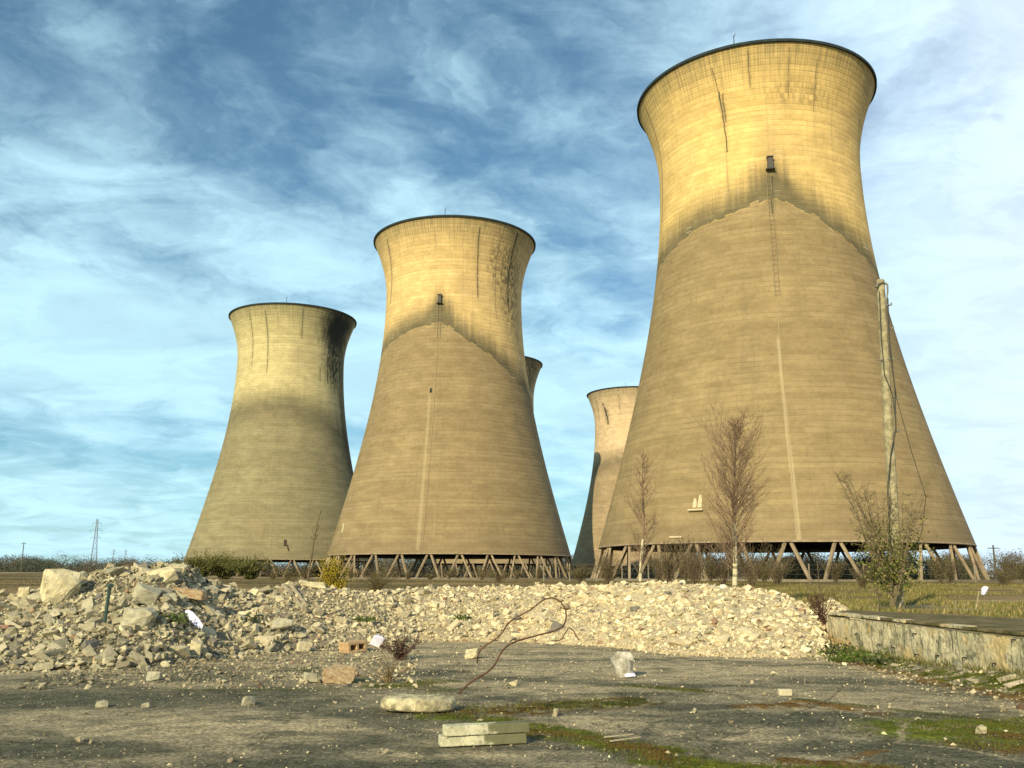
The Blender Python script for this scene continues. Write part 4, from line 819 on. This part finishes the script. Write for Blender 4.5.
for q in range(13):
    X_ = -52+q*5.2+rr.uniform(-1.5, 1.5); Yv = rr.uniform(165, 185); scrub('weed_clump', X_, Yv, rr.uniform(5, 8), rr.uniform(1.1, 2.3), 260, (.15, .115, .065), 'low brown weeds in the strip before the middle tower legs', 'weeds', 'weeds before the middle tower', stems=24, leaf=[(.14, .115, .045), (.18, .14, .07)], leafn=700, leafs=.10)
for (pxx, Yv, w_, h, lb) in [(200, 150, 12., 3.4, 'olive green scrub bush at the left foot of the leftmost tower'), (226, 152, 13., 3.9, 'olive green scrub bush, tallest of the three by the leftmost tower'), (249, 148, 10., 2.9, 'olive green scrub bush, rightmost of the three by the leftmost tower')]:
    p = at(pxx, 575, Yv); scrub('scrub_bush', p.x, Yv, w_, h, 900, (.13, .105, .045), lb, 'bush', 'scrub bushes left of the towers', stems=40, leaf=[(.17, .17, .045), (.14, .15, .04), (.10, .115, .03), (.20, .175, .06)], leafn=9000, leafs=.13)
for (pxx, Yv, w_, h, lb) in [(290, 110, 9, 2.2, 'low brown weeds left of the yellow bush'), (375, 75, 5, 2.1, 'low brown weeds right of the yellow bush'), (500, 105, 9, 1.5, 'low dry weeds before the middle tower legs')]:
    p = at(pxx, 575, Yv); scrub('weed_clump', p.x, Yv, w_, h, 400, (.17, .13, .06), lb, 'weeds', stems=34, leaf=[(.14, .12, .04), (.2, .15, .07)], leafn=700, leafs=.07)
# dead stalks before the left tower
def stalk(pts, Y, label, twigs, r_=.085):
    P = [at(a, b_, Y) for a, b_ in pts]; P[0].z = gz(P[0].x, Y)-.05; root = empty('dead_sapling', P[0]); tag(root, label, 'sapling'); t = Tubes(); Q = [p-P[0] for p in P]; t.path(Q, r_, r_*.45, 5, (.17, .13, .07))
    for (a, b_, c_, d_) in twigs: t.seg(at(a, b_, Y)-P[0], at(c_, d_, Y)-P[0], r_*.45, r_*.25, 4, (.17, .13, .07))
    t.build('stem', m_bark, root)
stalk([(306, 583), (309, 570), (314, 540), (317, 525), (321, 510)], 70, 'thin dead sapling leaning right before the leftmost tower', [(314, 540, 319, 533), (315, 538, 312, 530), (314, 542, 311, 536), (317, 525, 318.5, 517), (311, 560, 315, 552), (315, 535, 320, 524), (315.5, 536, 316.5, 528)])
# leafy weeds
def leafy(name, px_, py_, w_, h, n, pal, label, size=.05, Y=None):
    p = put(px_, py_) if Y is None else Vector((at(px_, py_, Y).x, Y, 0)); 
    if Y is not None: p.z = surf_z(p.x, Y)
    root = tag(empty(name, p), label, 'plant'); t = Tubes(); Pp = RNG.normal(0, 1, (n, 3))*np.array((w_*.27, w_*.2, h*.28)); Pp[:, 2] = np.abs(Pp[:, 2])+.03
    A_ = unit(n)*size; A_[:, 2] = np.abs(A_[:, 2]); B_ = np.cross(unit(n), A_); B_ = B_/np.linalg.norm(B_, axis=1)[:, None]*size*.8; t.quads(Pp, A_, B_, np.array([pal[q] for q in RNG.integers(0, len(pal), n)])); t.build('leaves', m_bark, root)
    s2 = Tubes()
    for q in range(14): e = Pp[q*3 % n]; s2.seg((0, 0, -.02), e, .008, .004, 3, (.12, .1, .04))
    s2.build('stems', m_bark, root)
GP = [(.09, .14, .02), (.07, .11, .02), (.12, .16, .03)]; GD = [(.05, .075, .02), (.08, .10, .03), (.035, .05, .015), (.12, .12, .05)]
leafy('green_weed', 172, 625, .7, .35, 160, GP, 'bright green leafy weed growing in the left rubble slope')
leafy('green_weed', 351, 592, .7, .35, 160, GD, 'dark green leafy weed on the crest below the yellow bush')
leafy('green_weed', 365, 622, .6, .2, 110, GP, 'low green weed midway up the slope above the white foam block')
leafy('green_weed', 462, 620, .5, .2, 80, GP, 'small green weed in the middle of the bank')
leafy('green_weed', 248, 622, .6, .2, 80, GD, 'small dark green weed on the slope right of the white shard')
for (a, w_, h, n, pal, lb) in [((836, 655), .9, .38, 260, GD, 'grey-green leafy weed at the near corner of the platform'), ((858, 659), 1.3, .26, 240, GP, 'bright green weed at the foot of the platform wall'), ((880, 664), .9, .22, 140, GD, 'small dark weed at the foot of the platform wall, next right'), ((846, 662), 1.0, .16, 140, GP, 'low green weed before the platform corner')]: leafy('green_weed', *a, w_, h, n, pal, lb, .045)
# brown dead plant by the white block
p = put(400, 660); scrub('dead_plant', p.x, p.y, 1.1, .48, 300, (.12, .075, .05), 'dark brown dead plant right of the white foam block', 'plant', stems=16, leaf=[(.10, .06, .04), (.16, .10, .06)], leafn=420, leafs=.035)
p = put(389, 683); scrub('dead_plant', p.x, p.y, .9, .35, 120, (.20, .14, .06), 'low dry stalks behind the long flat cream slab', 'plant', stems=16)
p = Vector((at(812, 608, 24.6).x, 24.6, 0)); scrub('dead_bramble', p.x+.25, p.y, 1.0, .85, 300, (.10, .055, .035), 'reddish brown bramble in the gap between bank and platform', 'bramble', stems=22, leaf=[(.10, .05, .03)], leafn=250, leafs=.03)
for (pxx, ytop, Yv, lb) in [(817, 560, 34, 'thin bare sapling behind the right end of the bank'), (877, 586, 33, 'short bare stem left of the ivy bush')]:
    p = at(pxx, ytop, Yv); H = p.z-gz(p.x, Yv); root = tag(empty('bare_sapling', (p.x, Yv, gz(p.x, Yv)-.03)), lb, 'sapling'); t = Tubes(); t.path([(0, 0, 0), (.03, 0, H*.5), (0, 0, H)], .028, .012, 4, (.13, .11, .06))
    for q in range(9): f = random.uniform(.35, .9); v_ = unit(1)[0]*.3; t.seg((0, 0, H*f), (v_[0], v_[1], H*f+.25), .008, .004, 3, (.13, .1, .06))
    t.build('stem', m_bark, root)
# grasses: right-hand field and yard edges
def grass(name, X0, Y0, hmin, hmax, pal, label, wd=.012, z=None):
    n = len(X0); z0 = ground_z(X0, Y0) if z is None else z; h = RNG.uniform(hmin, hmax, n); a = RNG.uniform(0, 6.28, n); ln = RNG.normal(0, .35, (n, 2))*h[:, None]
    D = np.stack([np.cos(a), np.sin(a), 0*a], 1)*wd; B = np.stack([X0, Y0, z0-.01], 1); T = B+np.stack([ln[:, 0], ln[:, 1], h], 1); V = np.stack([B-D, B+D, T], 1).reshape(-1, 3)
    cl_ = np.repeat(np.array(pal)[RNG.integers(0, len(pal), n)]*RNG.uniform(.75, 1.25, (n, 1)), 3, 0); o = mesh_np(name, V, np.arange(3*n).reshape(n, 3), m_bark, cols=cl_); tag(o, label, 'grass', kind='stuff')
n = 60000; yv = 29+RNG.random(n)**1.3*70; xv = yv*RNG.uniform(.27, .62, n); dd = fbm(xv*.25, yv*.25, 3); kk = dd > .47
grass('grass', xv[kk], yv[kk], .05, .24, [(.28, .21, .07), (.19, .17, .05), (.13, .14, .03), (.36, .28, .12), (.15, .16, .035)], 'rough dry grass in the field behind the platform', .022)
n = 30000; yv = 30+RNG.random(n)**1.2*90; xv = yv*RNG.uniform(-.6, .28, n); grass('grass', xv, yv, .05, .22, [(.19, .15, .06), (.14, .12, .045), (.11, .11, .03)], 'dull brown grass in the field behind the rubble bank', .03)
def along(pts, n, wd):
    P = np.array([gp(*p) for p in pts]); s = RNG.random(n)*(len(P)-1); k = np.minimum(s.astype(int), len(P)-2); f = s-k; Q = P[k]*(1-f)[:, None]+P[k+1]*f[:, None]; return Q[:, 0]+RNG.normal(0, wd, n), Q[:, 1]+RNG.normal(0, wd, n)
xv, yv = [], []
for pts, n, wd in [([(500, 722), (610, 744), (700, 768)], 4200, .19), ([(925, 728), (1060, 726)], 5200, .45), ([(430, 716), (500, 719)], 900, .14), ([(650, 763), (900, 768)], 1500, .1), ([(960, 745), (1060, 748)], 1500, .2), ([(385, 688), (440, 682)], 900, .15), ([(455, 712), (625, 702)], 4200, .28), ([(640, 686), (705, 692)], 700, .1)]:
    a, b_ = along(pts, n, wd); xv.append(a); yv.append(b_)
grass('moss_tufts', np.concatenate(xv), np.concatenate(yv), .012, .05, [(.13, .155, .015), (.09, .11, .015), (.12, .07, .02), (.05, .05, .015)], 'short moss and grass tufts in the cracks of the yard', .006)
n = 2600; yv = RNG.uniform(9, 24.3, n); xv = np.interp(-yv, [-q[1] for q in pf], [q[0] for q in pf])-np.abs(RNG.normal(0, .28, n))-.03; grass('grass', xv, yv, .04, .18, [(.11, .13, .02), (.17, .15, .05), (.08, .09, .02)], 'weedy grass along the foot of the platform wall', .008)
# stake with white bag
Ys = 34.; a = at(975.5, 617, Ys); b_ = at(979, 591, Ys); a.z = gz(a.x, Ys)-.02; t = Tubes(); t.path([a, a*.5+b_*.5, b_], .03, .022, 5, (.35, .3, .17)); o = t.build('wooden_stake', m_bark); tag(o, 'pale thin stake in the grass behind the platform, leaning right', 'stake')
p = at(984.5, 589.5, 60.); o = lump('plastic_bag', Vector((p.x, 60, gz(p.x, 60)+.32)), (.42, .35, .6), (.1, .1, .2), 131, M_white, 12, 2, .08); tag(o, 'white plastic bag caught in the dry shrub at the far right', 'bag')
for (pxx, Yv, yt, lb) in [(955, 33, 600, 'thin pale dry stalk left of the leaning stake'), (964, 33.5, 603, 'shorter pale dry stalk right beside the leaning stake')]:
    p = at(pxx, yt, Yv); t = Tubes(); t.path([(p.x, Yv, gz(p.x, Yv)-.02), (p.x+.02, Yv, p.z)], .014, .008, 4, (.36, .3, .17)); o = t.build('dry_stalk', m_bark); tag(o, lb, 'stalk')
# perimeter fence
def fence(P0, P1, n, label, hgt=2.2, post=.07):
    P0 = np.array(P0, float); P1 = np.array(P1, float); root = tag(empty('wire_fence', (P0[0], P0[1], gz(*P0))), label, 'fence'); tb = Tubes(); prev = None; me = None
    for q in range(n+1):
        p_ = P0+(P1-P0)*q/n; z_ = gz(*p_); l_ = Vector((p_[0]-P0[0], p_[1]-P0[1], z_-root.location.z))
        if me is None: bm = bmesh.new(); box(bm, (0, 0, hgt/2-.1), (post*2, post*2, hgt+.2)); o = from_bm('fence_post', bm, M_basin, root); me = o.data
        else: o = bpy.data.objects.new('fence_post', me); link(o, root)
        o.location = l_
        if prev is not None:
            for hh in (.3, .9, 1.5, 2.05): tb.seg(prev+Vector((0, 0, hh)), l_+Vector((0, 0, hh)), .014, .014, 3, (.25, .25, .2))
        prev = l_
    tb.build('fence_wire', M_steel, root)
fence((4, 118), (75, 112), 22, 'wire fence with concrete posts in front of the nearest tower')
# ---------------------------------------------------------------- far things
def crown_pts(n, w_, h, rr):
    L = RNG.normal(0, 1, (7, 3))*np.array((w_*.24, w_*.24, h*.18)); k = RNG.integers(0, 7, n); return L[k]+unit(n)*(RNG.random(n)**.5)[:, None]*np.array((w_*.3, w_*.3, h*.27))
def treeline(name, xs_, ys_, hs, ws, pal, label, leaf, per):
    t = Tubes()
    for x, y, h, w_ in zip(xs_, ys_, hs, ws):
        z0 = gz(x, y); n = per; Pp = crown_pts(n, w_, h, 0)+np.array((x, y, z0+h*.58)); Pp[:, 2] = np.maximum(Pp[:, 2], z0+.2)
        low = RNG.normal(0, 1, (n, 3))*np.array((w_*.5, w_*.3, h*.16))+np.array((x, y, z0+h*.16)); low[:, 2] = np.maximum(low[:, 2], z0+.1); Pp = np.concatenate([Pp, low]); n = len(Pp)
        base = np.array(pal[random.randrange(len(pal))]); cl_ = base*RNG.uniform(.6, 1.35, (n, 1)); A_ = unit(n)*leaf*RNG.uniform(.5, 1.3, (n, 1)); B_ = np.cross(unit(n), A_); t.quads(Pp, A_, B_, cl_); t.seg((x, y, z0), (x, y, z0+h*.6), .22, .1, 4, (.1, .08, .05))
    o = t.build(name, m_bark); tag(o, label, 'woodland', kind='stuff')
n = 210; yv = RNG.uniform(330, 460, n); xv = RNG.uniform(-330, -70, n); PALW = [(.10, .11, .075), (.13, .115, .075), (.08, .10, .07), (.15, .125, .08)]
treeline('woodland', xv, yv, RNG.uniform(4, 7.2, n)*(yv/400), RNG.uniform(8, 16, n), PALW, 'dark wooded horizon line left of the towers', .24, 560)
n = 190; yv = RNG.uniform(540, 700, n); xv = RNG.uniform(-120, 230, n); treeline('woodland', xv, yv, RNG.uniform(10, 15, n), RNG.uniform(16, 26, n), PALW, 'distant woodland seen between the tower legs', .6, 420)
n = 60; yv = RNG.uniform(255, 330, n); xv = yv*RNG.uniform(.28, .62, n); treeline('woodland', xv, yv, RNG.uniform(5, 8.5, n), RNG.uniform(7, 11, n), [(.12, .10, .055), (.10, .10, .045), (.15, .115, .07), (.08, .085, .04)], 'bare brown woodland behind and right of the nearest tower', .2, 1300)
M_pyl = simple('pylon_steel', (.28, .30, .30), .2, 1.)
def pylon(px_, ytop, Y, label):
    p = at(px_, ytop, Y); z0 = gz(p.x, Y); H = p.z-z0; root = tag(empty('pylon', (p.x, Y, z0), .3), label, 'pylon', 'distant pylons'); t = Tubes(); r_ = .075
    def wd(f): return H*(.055*(1-f)**1.5+.014)
    lv = [0, .14, .27, .39, .5, .6, .69, .78, .86, .93, 1]
    for a, b_ in zip(lv[:-1], lv[1:]):
        A_ = [Vector((sx*wd(a), sy*wd(a), H*a)) for sx, sy in ((1, 1), (-1, 1), (-1, -1), (1, -1))]; B_ = [Vector((sx*wd(b_), sy*wd(b_), H*b_)) for sx, sy in ((1, 1), (-1, 1), (-1, -1), (1, -1))]
        for k in range(4): t.seg(A_[k], B_[k], r_, r_, 4); t.seg(A_[k], B_[(k+1) % 4], r_*.6, r_*.6, 3); t.seg(A_[(k+1) % 4], B_[k], r_*.6, r_*.6, 3); t.seg(B_[k], B_[(k+1) % 4], r_*.6, r_*.6, 3)
    t.build('mast', M_pyl, root)
    for f, l_ in ((.66, .085), (.79, .105), (.92, .075)):
        t = Tubes(); t.seg((-H*l_, 0, H*f), (H*l_, 0, H*f), r_*.9, r_*.9, 4)
        for s_ in (-1, 1): t.seg((s_*wd(f), 0, H*(f+.045)), (s_*H*l_, 0, H*f), r_*.7, r_*.7, 3); t.seg((s_*H*l_, 0, H*f), (s_*H*l_, 0, H*(f-.05)), r_*.8, r_*.8, 3)
        t.build('cross_arm', M_pyl, root)
pylon(97.5, 519, 430, 'tall lattice pylon on the left horizon, largest of them'); pylon(114, 549, 900, 'tiny lattice pylon on the horizon, just right of the tallest one'); pylon(126, 549.5, 940, 'tiny lattice pylon on the horizon, second right of the tallest one')
for (pxx, yt, Yv, lb) in [(24, 542, 300, 'lone thin pole above the far left tree line'), (993, 545, 150, 'thin dark pole standing at the far right near the tower leg')]:
    p = at(pxx, yt, Yv); z0 = gz(p.x, Yv); t = Tubes(); t.path([(p.x, Yv, z0-.1), (p.x, Yv, p.z)], .16, .12, 6, (.12, .11, .08)); t.seg((p.x-.9, Yv, p.z-.5), (p.x+.9, Yv, p.z-.5), .07, .07, 4, (.12, .11, .08)); o = t.build('telegraph_pole', m_bark); tag(o, lb, 'pole')
bpy.context.view_layer.update()
